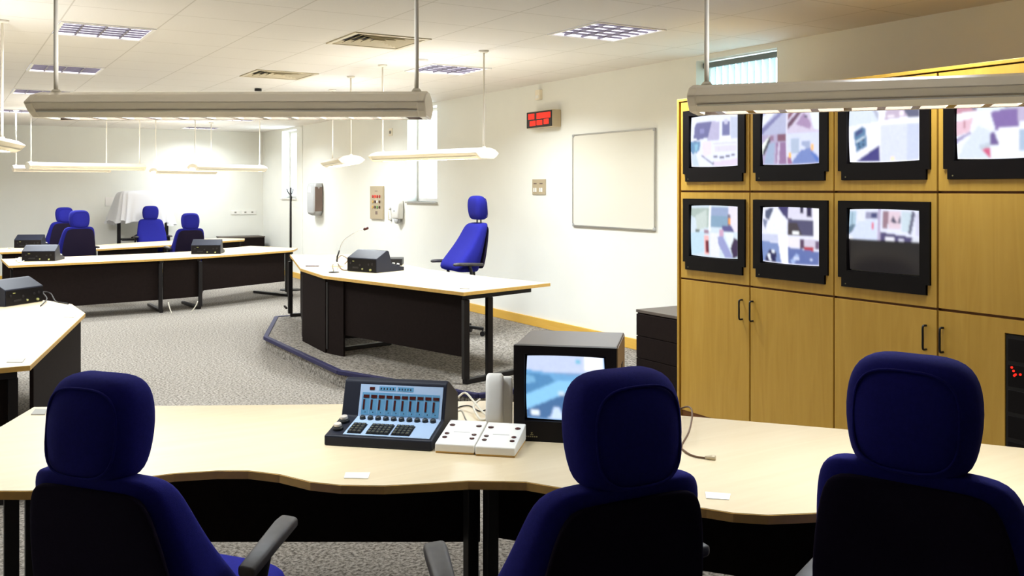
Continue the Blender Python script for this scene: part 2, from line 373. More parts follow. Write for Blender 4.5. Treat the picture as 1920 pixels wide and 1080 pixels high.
# pendant lamps
def pendant(p, q, lb_, mult=1.0):
    p, q = Vector(p), Vector(q); c = (p + q) / 2; d = q - p; rz = math.atan2(d.y, d.x)
    r = empty('pendant_lamp', (c.x, c.y, 1.90), rz, lb_, 'pendant lamp', 'long pendant lamps hung on rods')
    L = d.length / 2 + .045; h = CEIL - 1.90
    out = [(-.135, .048), (-.09, .078), (-.03, .092), (.03, .092), (.09, .078), (.135, .048), (.105, .018), (.075, 0)]
    prof = out + [(.062, 0), (.062, .04), (-.062, .04), (-.062, 0), (-.075, 0), (-.105, .018)]
    MB().extrude_x(prof, -L + .02, L - .02).build('housing', M['cream'], r, .003)
    cp = out + [(-.075, 0), (-.105, .018)]
    g = .015
    for s in (-1, 1):
        m = MB(); m.extrude_x([(a * 1.03, b * 1.02 - .001) for a, b in cp], min(s * L, s * (L - .03)), max(s * L, s * (L - .03))); m.build('end_cap', M['cream'], r, .006)
    for s in (-1, 1): MB().extrude_x([(s * .108, .0165), (s * .1115, .0205), (s * .1125, .0200), (s * .109, .0160)], -L + .031, L - .031).build('side_groove', M['alu'], r)
    MB().extrude_x([(-.0615, .001), (-.0605, .001), (-.0605, .0385), (.0605, .0385), (.0605, .001), (.0615, .001), (.0615, .0395), (-.0615, .0395)], -L + .031, L - .031).build('reflector', M['bronze'], r)
    lv = MB(); n = 13
    for i in range(n):
        x = -L + .09 + (2 * L - .18) * i / (n - 1); lv.add([(x - .012, -.0615, .001), (x + .012, -.0615, .001), (x + .004, -.0615, .03), (x - .004, -.0615, .03), (x - .012, .0615, .001), (x + .012, .0615, .001), (x + .004, .0615, .03), (x - .004, .0615, .03)],
               [(0, 1, 2, 3), (7, 6, 5, 4), (0, 4, 5, 1), (1, 5, 6, 2), (3, 7, 4, 0)])
    lv.build('louvre_blades', M['mirror'], r)
    for s in (-1, 1):
        x = s * d.length / 2
        MB().cyl((x, 0, .088), (x, 0, h), .008, 10).build('rod', M['rod'], r)
        MB().tube([(x, 0, .09), (x, 0, .105)], [.022, .012], 14).build('collar', M['rod'], r)
        MB().tube([(x, 0, h - .02), (x, 0, h - .001)], [.03, .045], 16).build('ceiling_rose', M['rod'], r)
    light('lamp_light', r, (0, 0, .036), 1.22, .10, PENDANT_W * mult, (.86, .94, 1), 160)
    light('ceiling_fill', r, (0, 0, .0935), 1.1, .04, CEILING_FILL_W * mult, (.97, .985, 1), 170, (PI, 0, 0))  # added upward fill to brighten the ceiling, not a lamp of the pendant
    return r
pendant(cw((105 - 960) / F * 3.34, 3.34), cw((781 - 960) / F * 3.31, 3.31), 'largest looking pendant lamp, spanning above the left foreground desk', .75)
pendant(cw((1325 - 960) / F * 3.10, 3.10), cw(.646 + 1.2, 3.10 - .44), 'foreground pendant lamp hanging in front of the video wall monitors', .8)
pendant((3.84, 6.76), (3.48, 8.03), 'white pendant lamp above the right half of the podium desk')
pendant((3.55, 9.0), (3.85, 10.33), 'white pendant lamp seen end-on above the far half of the podium desk')
pendant(cw((58 - 960) / F * 11.9, 11.9), cw((262 - 960) / F * 12.8, 12.8), 'pendant lamp over the left console of the front row of far desks', 1.2)
pendant(cw((30 - 960) / F * 13.6, 13.6), cw((200 - 960) / F * 14.3, 14.3), 'pendant lamp mostly hidden behind another at the far left', 1.3)
pendant(cw((292 - 960) / F * 15.4, 15.4), cw((396 - 960) / F * 16.2, 16.2), 'farthest pendant lamp, before the bright patch on the end wall', 1.0)
pendant(cw((366 - 960) / F * 12.8, 12.8), cw((487 - 960) / F * 13.6, 13.6), 'pendant lamp over the right end of the front row of far desks', 1.1)
pendant((.34, 7.25), (0.02, 5.99), 'pendant lamp cut off by the left edge above the left desk')
# small ceiling bits
x, y = P(484, 166, CEIL); tag(MB().cyl((x, y, CEIL - .03), (x, y, CEIL - .001), .04, 20).build('smoke_detector', M['plastic'], None, .004), 'tiny dark detector on the ceiling above the big pendant lamp', 'smoke detector')
x, y = P(790, 112, CEIL); tag(MB().tube([(x, y, CEIL - .035), (x, y, CEIL - .02), (x, y, CEIL - .001)], [.04, .06, .065], 24).build('smoke_detector', M['white'], None, .004), 'white round detector on the ceiling right of the nearest vent', 'smoke detector')

# ---------------------------------------------------------------- desks
def edge_strip(poly, z0, z1, o=.002, skip=()):
    m = MB(); n = len(poly)
    a = sum(poly[i][0] * poly[(i + 1) % n][1] - poly[(i + 1) % n][0] * poly[i][1] for i in range(n))
    if a < 0: poly = poly[::-1]
    out = []
    for i in range(n):
        p0, p1, p2 = (Vector(poly[(i + k) % n] + (0,)[:0]) for k in (-1, 0, 1))
        d1 = (p1 - p0).normalized(); d2 = (p2 - p1).normalized(); n1 = Vector((d1.y, -d1.x)); n2 = Vector((d2.y, -d2.x)); nn = (n1 + n2).normalized()
        out.append(p1 + nn * o / max(.4, nn.dot(n1)))
    vs = []
    for z in (z0, z1):
        vs += [(p.x, p.y, z) for p in out] + [(p[0], p[1], z) for p in poly]
    N = n; fs = []
    for i in range(n):
        j = (i + 1) % n; fs += [(i, j, 2 * N + j, 2 * N + i), (2 * N + i, 2 * N + j, 3 * N + j, 3 * N + i), (j, i, N + i, N + j), (N + j, N + i, 3 * N + i, 3 * N + j)]
    return m.add(vs, fs)
def bar(p, q, z, wd, ht): return (p + (z,), q + (z,), wd, ht)
def desk(poly, Z, base, lb_, panels, frames, name='office_desk', group=None, posts=()):
    r = empty(name, (poly[0][0], poly[0][1], base), 0, lb_, 'desk', group)
    o = Vector((poly[0][0], poly[0][1])); L = lambda p: (p[0] - o.x, p[1] - o.y)
    pl = [L(p) for p in poly]; z1 = Z - base; z0 = z1 - .027
    MB().prism(pl, z0, z1).build('desktop', M['top'], r)
    edge_strip(pl, z0 - .0005, z1 - .002, .003).build('edge_band', M['edge'], r)
    for a, b, h0, h1 in panels:
        a, b = L(a), L(b)
        MB().beam((a[0], a[1], (h0 + h1) / 2), (b[0], b[1], (h0 + h1) / 2), .02, h1 - h0).build('modesty_panel', M['black'], r, .002)
    for f in frames:                                          # C-shaped end frame: two posts, foot, top rail
        a, b = L(f[0]), L(f[1]); posts_ = [L(p) for p in f[2]]
        fb = MB(); fb.beam((a[0], a[1], .02), (b[0], b[1], .02), .05, .036)
        fb.build('foot', M['frame'], r, .004)
        MB().beam((a[0], a[1], z0 - .02), (b[0], b[1], z0 - .02), .05, .036).build('top_rail', M['frame'], r, .004)
        for p in posts_: MB().box(p[0] - .024, p[0] + .024, p[1] - .024, p[1] + .024, .0385, z0 - .0385).build('leg', M['frame'], r, .004)
    return r
# foreground pair, plan in eye frame
def Q(px, py, Z=.72): return P(px, py, Z)
front = [(52, 920), (150, 915), (250, 897), (327, 887), (408, 882), (466, 882), (525, 889), (583, 903), (640, 909), (720, 910), (800, 906), (878, 901), (946, 902)]
jb = cw(-.08, 4.10); jf = P(946, 902, .72)
polyL = [cw(-1.98, 2.88)] + [Q(*p) for p in front] + [jb, Q(640, 758), Q(64, 763), cw(-2.0, 3.66)]
desk(polyL, .72, 0, 'large pale maple desk in the left foreground holding the mixing console', [(cw(-1.62, 3.80), cw(-.13, 3.80), .215, .69)],
     [(cw(-1.80, 2.95), cw(-1.80, 3.86), [cw(-1.77, 3.30), cw(-1.80, 3.50)]), (cw(-.16, 3.15), cw(-.16, 3.95), [cw(-.165, 3.75)])], group='foreground desks')
front2 = [(946, 902), (987, 903), (1022, 909), (1100, 922), (1200, 938), (1325, 953), (1375, 961), (1440, 965), (1514, 962), (1600, 957), (1700, 966), (1800, 985), (1911, 1013)]
e2 = Q(1911, 1013); ex = Vector(cw(1.124, -.478)).normalized()
polyR = [jb] + [Q(*p) for p in front2] + [tuple(Vector(e2) + ex * .35), tuple(Vector(Q(1920, 841)) + ex * .12), Q(1585, 805), Q(1285, 780)]
n2 = lambda x, off: cw(x, 4.12 - .425 * x - off)
desk(polyR[:], .72, 0, 'pale maple desk in the right foreground with the connector cable lying on it', [(n2(-.10, .30), n2(1.79, .30), .215, .69)],
     [(cw(-.085, 3.15), cw(-.085, 3.95), [cw(-.085, 3.72)]), (n2(1.60, .98), n2(1.81, .24), [n2(1.66, .80), n2(1.72, .55)])], group='foreground desks')
# left desk
polyl = [(.90, 7.62), (.88, 8.28), (.55, 9.1), (-.95, 9.1), (-1.1, 5.9), (-.9, 5.52), (.385, 5.52)]
desk(polyl, .72, 0, 'pale desk with clipped corners cut off by the left edge', [((.40, 5.60), (.86, 7.60), .04, .69), ((.86, 7.62), (.84, 8.25), .04, .69), ((.3, 5.66), (-.85, 5.66), .25, .69)],
     [((.33, 5.56), (-.5, 5.60), [(.31, 5.57)]), ((-.84, 5.60), (-.84, 6.3), [(-.84, 5.62)])])
# podium desk
PD = [(3.57, 11.02), (3.04, 9.05), (2.96, 8.16), (3.40, 6.30), (4.36, 6.55), (4.20, 7.2), (4.12, 7.8), (4.08, 8.3), (4.12, 8.8), (4.25, 9.6), (4.36, 10.7)]
desk(PD, .857, PODZ, 'curved pale desk on the raised platform with the gooseneck microphone', [((3.09, 9.06), (3.60, 10.7), .05, .69), ((3.05, 9.0), (3.01, 8.24), .0, .69), ((3.05, 8.21), (3.50, 6.44), .19, .69), ((3.02, 8.22), (3.085, 7.98), .0, .69), ((3.44, 10.75), (3.48, 10.95), .1, .12)],
     [((3.44, 6.36), (4.16, 6.56), [(3.45, 6.36), (3.70, 6.43)]), ((3.04, 8.24), (3.7, 8.35), [(3.03, 8.22)]), ((3.07, 9.03), (3.75, 8.9), [(3.07, 9.02)]), ((3.50, 10.80), (4.2, 10.72), [(3.50, 10.80), (3.72, 10.77)])])
# far rows
R1 = [(.65, 14.09), (.67, 12.82), (1.5, 12.90), (2.50, 13.02), (2.50, 14.18), (1.84, 14.12)]
desk(R1, .72, 0, 'left section of the front far desk row, with a console and chair behind', [((.72, 12.88), (2.46, 13.07), .17, .69)], [((2.47, 13.02), (2.47, 13.9), [(2.46, 13.04)]), ((.74, 12.92), (.74, 13.9), [(.72, 13.0)])], group='front row of far desks')
R1b = [(2.503, 14.18), (2.503, 13.02), (3.10, 13.17), (3.08, 14.33)]
desk(R1b, .72, 0, 'short black fronted middle section of the front far desk row', [((2.50, 13.08), (3.0, 13.19), .17, .69)], [((2.99, 13.16), (2.93, 13.9), [(3.0, 13.15)])], group='front row of far desks')
R1c = [(3.083, 14.33), (3.103, 13.17), (3.8, 13.47), (4.52, 13.81), (4.74, 14.27), (4.27, 15.21), (3.69, 14.77)]
desk(R1c, .72, 0, 'right section of the front far desk row, ending beside the coat stand', [((3.03, 13.19), (4.40, 13.86), .25, .69)], [((4.53, 13.9), (4.20, 14.75), [(4.50, 13.96), (4.58, 14.30)])], group='front row of far desks')
R2 = [(.70, 16.7), (.70, 15.58), (2.05, 15.61), (3.07, 16.1), (2.95, 17.3), (2.21, 16.8)]
desk(R2, .72, 0, 'left section of the rearmost desk row, with a console on it', [((.74, 15.66), (2.0, 15.70), .2, .69), ((2.04, 15.70), (3.0, 16.16), .2, .69)], [((.76, 15.7), (.76, 16.5), [(.76, 15.75)]), ((2.95, 16.15), (2.85, 17.1), [(2.96, 16.2)])], group='rearmost row of desks')
R2b = [(2.955, 17.3), (3.075, 16.1), (4.68, 17.1), (4.80, 17.5), (4.45, 17.95)]
desk(R2b, .72, 0, 'right section of the rearmost desk row, nearest the low black cupboard', [((3.10, 16.2), (4.6, 17.13), .2, .69)], [((4.62, 17.15), (4.4, 17.8), [(4.62, 17.2)])], group='rearmost row of desks')

# desk small flat items
def flat(name, m, quad, Z, lb_, cat, h=.002, group=None):
    pts = [P(a, b, Z) for a, b in quad]; o = Vector(pts[0])
    ob = MB().prism([(p[0] - o.x, p[1] - o.y) for p in pts], 0, h).build(name, m); ob.location = (o.x, o.y, Z + .0003)
    return tag(ob, lb_, cat, group)
flat('paper_label', M['label'], [(648, 887), (694, 887), (690, 898), (645, 897)], .72, 'white label stuck on the left foreground desk', 'label')
flat('paper_label', M['label'], [(1322, 923), (1370, 927), (1367, 938), (1324, 935)], .72, 'white label stuck on the right foreground desk', 'label')
flat('cable_cover', M['grommet'], [(66, 768), (88, 768), (84, 778), (58, 778)], .72, 'grey cable cover on the back left corner of the left foreground desk', 'cable cover', .003)
flat('cable_cover', M['grommet'], [(20, 672), (48, 672), (42, 680), (12, 680)], .72, 'grey cable cover near the front corner of the left edge desk', 'cable cover', .003)
flat('cable_cover', M['grommet'], [(124, 591), (143, 591), (139, 596), (119, 595)], .72, 'grey cable cover near the clipped back corner of the left edge desk', 'cable cover', .003)
flat('cable_cover', M['grommet'], [(864, 537), (882, 538), (880, 542), (862, 541)], .857, 'grey cable cover at the right end of the podium desk', 'cable cover', .003)
# keyboard clip / tray under the left desk joint
x0 = Vector(P(829, 908, .69)); d = (Vector(P(880, 906, .69)) - x0)
tr = MB().box(0, d.length, .02, .14, -.030, -.004).build('pull_out_tray', M['grey'], None, .008); tr.location = (x0.x, x0.y, .695); tr.rotation_euler = (0, 0, math.atan2(d.y, d.x))
tag(tr, 'small grey tray hanging beneath the front edge of the left foreground desk', 'tray')

# ---------------------------------------------------------------- consoles
def rowbox(m, x, y, z, nrm, wx, wy, h, M4): m.box(x - wx / 2, x + wx / 2, y - wy / 2, y + wy / 2, 0, h, M4)
def console():
    r = empty('desk_console')
    W = .405; H = [(0, 0), (0, .036), (.165, .068), (.205, .195), (.225, .205), (.245, .198), (.37, .130), (.37, .0)]
    MB().extrude_x(H, -W / 2, W / 2).build('casing', M['navyplastic'], r, .005)
    def frame_on(p, q):                                        # local frame of a sloped panel: x right, y up the slope
        p, q = Vector((0,) + p), Vector((0,) + q); yv = (q - p); L = yv.length; yv.normalize(); xv = Vector((1, 0, 0)); zv = xv.cross(yv)
        return Matrix(((xv.x, yv.x, zv.x, p.x), (xv.y, yv.y, zv.y, p.y), (xv.z, yv.z, zv.z, p.z), (0, 0, 0, 1))), L
    A, LA = frame_on(H[1], H[2]); B, LB = frame_on(H[2], H[3])
    fp = MB(); fp.box(-.135, .19, .012, LA, 0, .003, A); fp.box(-.135, .19, 0, LB - .012, 0, .003, B)
    f = fp.build('faceplate', M['faceplate'], r)
    MB().box(-.125, .18, .008, LB - .042, .003, .004, B).build('meter_field', M['faceblue'], f)
    MB().box(-.06, .005, LB - .034, LB - .018, .003, .004, B).box(.012, .075, LB - .034, LB - .018, .003, .004, B).build('legend_strip', M['faceblue'], f)
    mb = MB(); wb_ = MB(); ln = MB()
    for i in range(10):
        x = -.108 + i * .0305
        wb_.box(x - .0115, x + .0115, LB - .062, LB - .051, .004, .006, B)
        wb_.box(x - .011, x - .004, .028, LB - .068, .004, .006, B)
        if i: ln.box(x - .0158, x - .0148, .01, LB - .046, .004, .0045, B)
        mb.box(x - .001, x + .002, .016, .020, .004, .0045, B)
    wb_.box(-.098, -.078, LB - .032, LB - .022, .003, .005, B)
    for i in range(5): mb.box(-.055 + i * .012, -.050 + i * .012, LB - .030, LB - .023, .004, .0045, B); mb.box(.018 + i * .011, .022 + i * .011, LB - .030, LB - .023, .004, .0045, B)
    wb_.build('meter_window', M['redbrown'], f); mb.build('printed_marks', M['navyplastic'], f); ln.build('divider_lines', M['faceplate'], f)
    for i in range(10):
        x = -.108 + i * .0305; MB().tube([A @ Vector((x, LA - .022, .003)), A @ Vector((x, LA - .022, .012)), A @ Vector((x, LA - .022, .015))], [.0115, .0105, .007], 14).build('round_button', M['key'], r)
    kp = MB(); km = MB()
    for x0, nc in ((-.122, 3), (-.05, 5), (.045, 4)):
        kp.box(x0 - .002, x0 + nc * .0165 + .002, .022, .100, .003, .005, A)
        for i in range(nc):
            for j in range(4):
                x = x0 + i * .0165; y = .025 + j * .0185
                kp.box(x + .001, x + .0150, y, y + .0155, .005, .011, A); km.box(x + .006, x + .010, y + .006, y + .0085, .011, .0114, A)
    k = kp.build('keypad', M['key'], r); km.build('key_marks', M['keymark'], k)
    for y in (.055, .118):
        kb = MB().tube([A @ Vector((-.170, y, .001)), A @ Vector((-.170, y, .012))], [.020, .018], 24).build('control_knob', M['key'], r); MB().tube([A @ Vector((-.170, y, .0125)), A @ Vector((-.170, y, .024))], [.0145, .013], 24).build('silver_cap', M['satin'], kb, .002)
    # rear face sockets
    MB().box(-W / 2 + .006, W / 2 - .006, .3695, .3735, .006, .122).build('rear_panel', M['crtgray'], r)
    rb = MB()
    for x, z, s in ((-.15, .10, .012), (-.10, .095, .01), (.02, .085, .011), (.15, .10, .01), (-.02, .05, .012)): MB().cyl((x, .370, z - .02), (x, .378, z - .02), s, 12).build('rear_socket', M['plastic'], r)
    rb.box(.04, .12, .37, .377, .03, .045); rb.build('rear_connector', M['plastic'], r)
    rb = MB(); rb.box(.10, .125, .37, .3745, .095, .102).cyl((-.02, .37, .03), (-.02, .385, .03), .008, 12).cyl((-.13, .37, .025), (-.13, .388, .025), .010, 12); rb.build('rear_plugs', M['keymark'], r)
    return r
c0 = console(); first = [True]
def place_console(x, y, Z, rz, lb_):
    o = c0 if first[0] else copy_tree(c0); first[0] = False
    o.location = (x, y, Z + .0005); o.rotation_euler = (0, 0, rz); tag(o, lb_, 'console', 'dispatch consoles on the desks'); return o
a = Vector(P(607, 834, .72)); b = Vector(P(812, 849, .72)); c = (a + b) / 2
place_console(c.x, c.y + .004, .72, yaw(11.5), 'navy mixing console with blue meter panel facing the viewer in the foreground')
def back_console(px, py, Z, a_deg, lb_):                       # px, py: bottom middle of the rear face
    p = Vector(P(px, py, Z)); rz = yaw(a_deg) ; fwd = Vector((-math.sin(rz), math.cos(rz)))
    q = p - fwd * .37; place_console(q.x, q.y, Z, rz, lb_)
back_console(386, 476.5, .72, 172, 'black console seen from behind on the right far desk section, before the lone chair')
back_console(72, 490, .72, 172, 'black console seen from behind on the left far desk section')
back_console(52, 465, .72, 172, 'black console seen from behind on the rearmost desk row')
back_console(678, 510, .857, 218, 'black console seen from behind on the podium desk')
p = Vector(P(46, 570, .72)); 
rz = yaw(105) ; fwd = Vector((-math.sin(rz), math.cos(rz))); q = p - fwd * .37
place_console(q.x, q.y, .72, rz, 'navy blue console at the left edge on the clipped corner desk')

# ---------------------------------------------------------------- white button boxes, phone, monitor, cables
def button_box():
    r = empty('button_box')
    H = [(0, 0.006), (0, .034), (.215, .066), (.215, .006)]
    MB().extrude_x(H, -.071, .071).build('casing', M['white'], r, .004)
    MB().extrude_x([(.003, 0), (.003, .006), (.212, .006), (.212, 0)], -.069, .069).build('base_plate', M['edge'], r)
    s = (.066 - .034) / .215
    for x in (-.05, .05):
        for y, rr in ((.055, .009), (.088, .009), (.165, .0105)):
            MB().tube([(x, y, .033 + s * y), (x, y, .0365 + s * y), (x, y, .0375 + s * y)], [rr, rr, rr * .7], 14).build('push_button', M['redbrown'], r)
    ln = MB().extrude_x([(.105, .034 + s * .105), (.105, .0345 + s * .105), (.107, .0345 + s * .107), (.107, .034 + s * .107)], -.03, .03); ln.build('groove', M['grommet'], r)
    return r
bb = button_box(); rzc = yaw(11)
p = Vector(P(852, 851.5, .72)); bb.location = (p.x, p.y, .7203); bb.rotation_euler = (0, 0, rzc); tag(bb, 'white six button box touching the mixing console', 'control box', 'white button boxes')
b2 = copy_tree(bb); p = Vector(P(928, 857, .72)); b2.location = (p.x, p.y, .7203); tag(b2, 'white six button box on the right, in front of the phone and monitor', 'control box', 'white button boxes')

# CRT monitor
def painted_screen(name, w_, h_, polys, base, parent, nx=64, ny=48, bulge=.006):
    def inside(x, y, pl):
        c = False; j = len(pl) - 1
        for i in range(len(pl)):
            if (pl[i][1] > y) != (pl[j][1] > y) and x < (pl[j][0] - pl[i][0]) * (y - pl[i][1]) / (pl[j][1] - pl[i][1]) + pl[i][0]: c = not c
            j = i
        return c
    vs = []; cs = []; rnd = random.Random(len(polys) * 7 + int(w_ * 100))
    for j in range(ny + 1):
        for i in range(nx + 1):
            u, v = i / nx, j / ny; uu, vv = 2 * u - 1, 2 * v - 1
            x = uu * (1 - .03 * vv * vv) * w_ / 2; z = -vv * (1 - .03 * uu * uu) * h_ / 2
            vs.append((x, -bulge * (1 - uu * uu) * (1 - vv * vv), z))
            c = base
            for pl, cc in polys:
                if inside(u, v, pl): c = cc
            k = 1 + rnd.uniform(-.05, .05); l = lin(*c); cs.append((l[0] * k, l[1] * k, l[2] * k, 1))
    for _ in range(2):
        c2 = list(cs)
        for j in range(1, ny):
            for i in range(1, nx):
                k_ = j * (nx + 1) + i; nb = (cs[k_], cs[k_], cs[k_ - 1], cs[k_ + 1], cs[k_ - nx - 1], cs[k_ + nx + 1])
                c2[k_] = (sum(q[0] for q in nb) / 6, sum(q[1] for q in nb) / 6, sum(q[2] for q in nb) / 6, 1)
        cs = c2
    fs = [(j * (nx + 1) + i, (j + 1) * (nx + 1) + i, (j + 1) * (nx + 1) + i + 1, j * (nx + 1) + i + 1) for j in range(ny) for i in range(nx)]
    m = MB(); m.add(vs, fs, True); o = m.build(name, M['screen'], parent)
    ca = o.data.color_attributes.new('picture', 'FLOAT_COLOR', 'POINT')
    for i, c in enumerate(cs): ca.data[i].color = c
    return o
def rc(a, b, c, d): return [(a, b), (c, b), (c, d), (a, d)]
mp0 = Vector(P(963, 826, .72)); mp1 = Vector(P(1049, 830.5, .72)); dr = (mp1 - mp0).normalized(); mrz = yaw(11)
dr = Vector((math.cos(mrz), math.sin(mrz)))
mc = mp0 + dr * .19
mon = empty('crt_monitor', (mc.x, mc.y, .7203), mrz, 'black box shaped video monitor on the foreground desk showing a blue road view', 'monitor')
W2, H2 = .19, .352
m = MB(); m.box(-W2, W2, 0, .03, 0, .075).box(-W2, W2, 0, .03, .320, H2).box(-W2, -.150, 0, .03, .075, .320).box(.150, W2, 0, .03, .075, .320); m.build('bezel', M['crtgray'], mon)
m = MB(); m.box(-W2 + .001, W2 - .001, .03, .38, .005, H2); m.build('casing', M['crtback'], mon, .004)
m = MB(); m.box(W2 - .0005, W2 + .0015, .033, .375, .01, H2 - .006); m.build('side_panel', M['crtside'], mon)
MB().box(-.150, .150, .022, .03, .075, .320).build('tube_surround', M['tubeglass'], mon)
pm = [(rc(0, 0, 1, .26), (196, 208, 236)), ([(0, .22), (1, .36), (1, .5), (0, .45)], (110, 168, 216)), ([(0, .28), (.3, .3), (.38, .42), (0, .62)], (84, 138, 186)),
      ([(0, .62), (.42, .38), (.72, .4), (.72, .46), (0, .86)], (140, 200, 240)), ([(0, .86), (.72, .46), (1, .6), (1, 1), (0, 1)], (70, 110, 158)),
      (rc(.74, 0, 1, .22), (240, 244, 255)), (rc(.06, .86, .17, .94), (230, 240, 250)), ([(.36, .8), (.42, .8), (.5, 1), (.3, 1)], (200, 220, 250)), (rc(.49, 0, .5, .6), (190, 220, 250)),
      (rc(.42, .55, .5, .62), (200, 220, 235)), ([(0, .3), (.1, .33), (.12, .42), (0, .45)], (120, 175, 215)), (rc(.64, .06, .7, .12), (120, 190, 220)), (rc(.28, .96, 1, 1), (210, 228, 255))]
sc_ = painted_screen('screen', .292, .236, pm, (120, 160, 205), mon, bulge=.004); sc_.location = (0, .0175, .1975)
m = MB(); m.box(-.123, -.121, -.001, .001, .026, .031).box(-.128, -.116, -.001, .001, .024, .0265).box(-.125, -.119, -.001, .001, .031, .0335)
for i in range(6): m.box(-.146 + i * .008, -.141 + i * .008, -.001, .001, .016, .020)
m.build('maker_mark', M['gold'], mon)
m = MB(); m.box(W2 + .0015, W2 + .004, .20, .25, .24, .26); m.build('side_latch', M['plastic'], mon)

# phone standing against the monitor
pp = Vector(P(934, 800, .72)); 
ph = empty('telephone', (pp.x, pp.y, .7203), yaw(9), 'white telephone standing upright between the cables and the monitor', 'telephone')
pf = cw((935 - 960) / F * 3.60, 3.60); ph.location = (pf[0], pf[1], .7203)
ph.rotation_euler = (0, 0, yaw(3))
lean = Matrix.Rotation(math.radians(-6), 4, 'X')
m = MB(); m.loft([[lean @ Vector(p) for p in ring(w_, .05, z, .045, 0, 24, 6, .012)] for w_, z in ((.074, .004), (.078, .02), (.078, .16), (.076, .192), (.062, .198))]); m.build('cradle', M['white'], ph)
hs = []
for z, w_, t_, y_ in ((.008, .040, .02, -.004), (.014, .055, .040, -.004), (.045, .058, .044, -.006), (.068, .0565, .034, -.011), (.11, .056, .030, -.014), (.150, .0565, .034, -.011), (.173, .058, .044, -.006), (.205, .055, .040, -.004), (.215, .042, .022, -.004)):
    hs.append([lean @ Vector(p) for p in ring(w_ * 1.22, t_, z, y_, 0, 24, 3.2, -.016)])
MB().loft(hs).build('handset', M['white'], ph)
rw = random.Random(3)
m = MB()
pts = [lean @ Vector((-.024, -.006, .012))]
pts = [(-.026, -.008, .014), (-.03, -.03, .012), (-.06, -.03, .010), (-.10, -.01, .008), (-.13, .03, .03), (-.15, .08, .05), (-.17, .10, .045), (-.18, .07, .03), (-.15, .04, .02), (-.09, .05, .012), (-.03, .09, .008), (.0, .10, .02)]
def smooth(pts, k=4):
    out = []; n = len(pts); v = [Vector(p) for p in pts]
    for i in range(n - 1):
        a, b, c, d = v[max(i - 1, 0)], v[i], v[i + 1], v[min(i + 2, n - 1)]
        for t in [j / k for j in range(k)]:
            out.append(.5 * ((2 * b) + (c - a) * t + (2 * a - 5 * b + 4 * c - d) * t * t + (3 * b - a - 3 * c + d) * t ** 3))
    out.append(v[-1]); return out
m.tube(smooth(pts), .0035, 8); m.build('phone_cord', M['wire'], ph)
# loose white cables behind the console
def cable(px_pts, Z, r_, mt, lb_, name='loose_cable', cat='cable', lift=None):
    pts = []
    for i, (a, b) in enumerate(px_pts):
        x, y = P(a, b, Z); pts.append((x, y, Z + r_ + .0005 + (lift[i] if lift else 0)))
    o = Vector(pts[0]); m = MB(); m.tube([p - Vector((o.x, o.y, Z)) for p in smooth(pts)], r_, 8); ob = m.build(name, mt); ob.location = (o.x, o.y, Z); return tag(ob, lb_, cat)
cable([(857, 762), (872, 758), (888, 768), (902, 776), (914, 783), (903, 790), (893, 782), (888, 772), (900, 764)], .72, .0045, M['wire'], 'tangled white cable on the desk between mixing console and telephone', lift=[.03, .045, .03, .01, 0, 0, .01, .02, .03])
cable([(852, 770), (862, 764), (880, 762), (898, 772), (910, 770)], .72, .0025, M['plastic'], 'thin dark cable behind the white button boxes')
cb_ = cable([(1270, 770), (1290, 778), (1298, 800), (1292, 826), (1278, 838), (1284, 848), (1300, 857), (1322, 861)], .72, .0035, M['brownwire'], 'brown cable with a connector lying right of the middle chair', lift=[0, .03, .05, .03, 0, 0, 0, 0])
x, y = P(1322, 861, .72); x2, y2 = P(1342, 863, .72); o_ = cb_.location
m = MB(); m.tube([(x - o_.x, y - o_.y, .006), (x + (x2 - x) * .6 - o_.x, y + (y2 - y) * .6 - o_.y, .008), (x2 - o_.x, y2 - o_.y, .008)], [.005, .009, .008], 10); m.build('plug', M['beigemetal'], cb_)

# ---------------------------------------------------------------- video wall cabinet
CX = 4.53
Yc = [5.109, 4.433, 3.755, 3.074, 2.393, 1.714]
cabz = [.0, 1.007, 1.632, 2.274]
cab = empty('video_wall_cabinet', (CX, Yc[0], 0), 0, 'tall amber maple wall cabinet with monitor openings and doors, right side', 'cabinet')
D = 1.034
def lb(m, x0, x1, y0, y1, z0, z1): return m.box(x0, x1, y0 - Yc[0], y1 - Yc[0], z0, z1)
m = MB(); lb(m, .022, D, Yc[-1] + .004, Yc[0] + .013, .0, .06)
for yv in Yc: lb(m, .022, D, yv - .009, yv + .009, .06, 2.274)
lb(m, .98, D - .002, Yc[-1], Yc[0], .06, 2.274); lb(m, .022, D, Yc[-1], Yc[0], 2.256, 2.274)
for zc in cabz[1:3]: lb(m, .022, D, Yc[-1], Yc[0], zc - .009, zc + .009)
m.build('carcass', M['maple_dark'], cab)
m = MB(); lb(m, -.004, D, Yc[0] + .014, Yc[0] + .034, 0, 2.296); lb(m, -.004, D, Yc[-1], Yc[0] + .0135, 2.276, 2.296); m.build('outer_casing', M['maple'], cab, .002)
lit_top = M['maple']
tvs = []
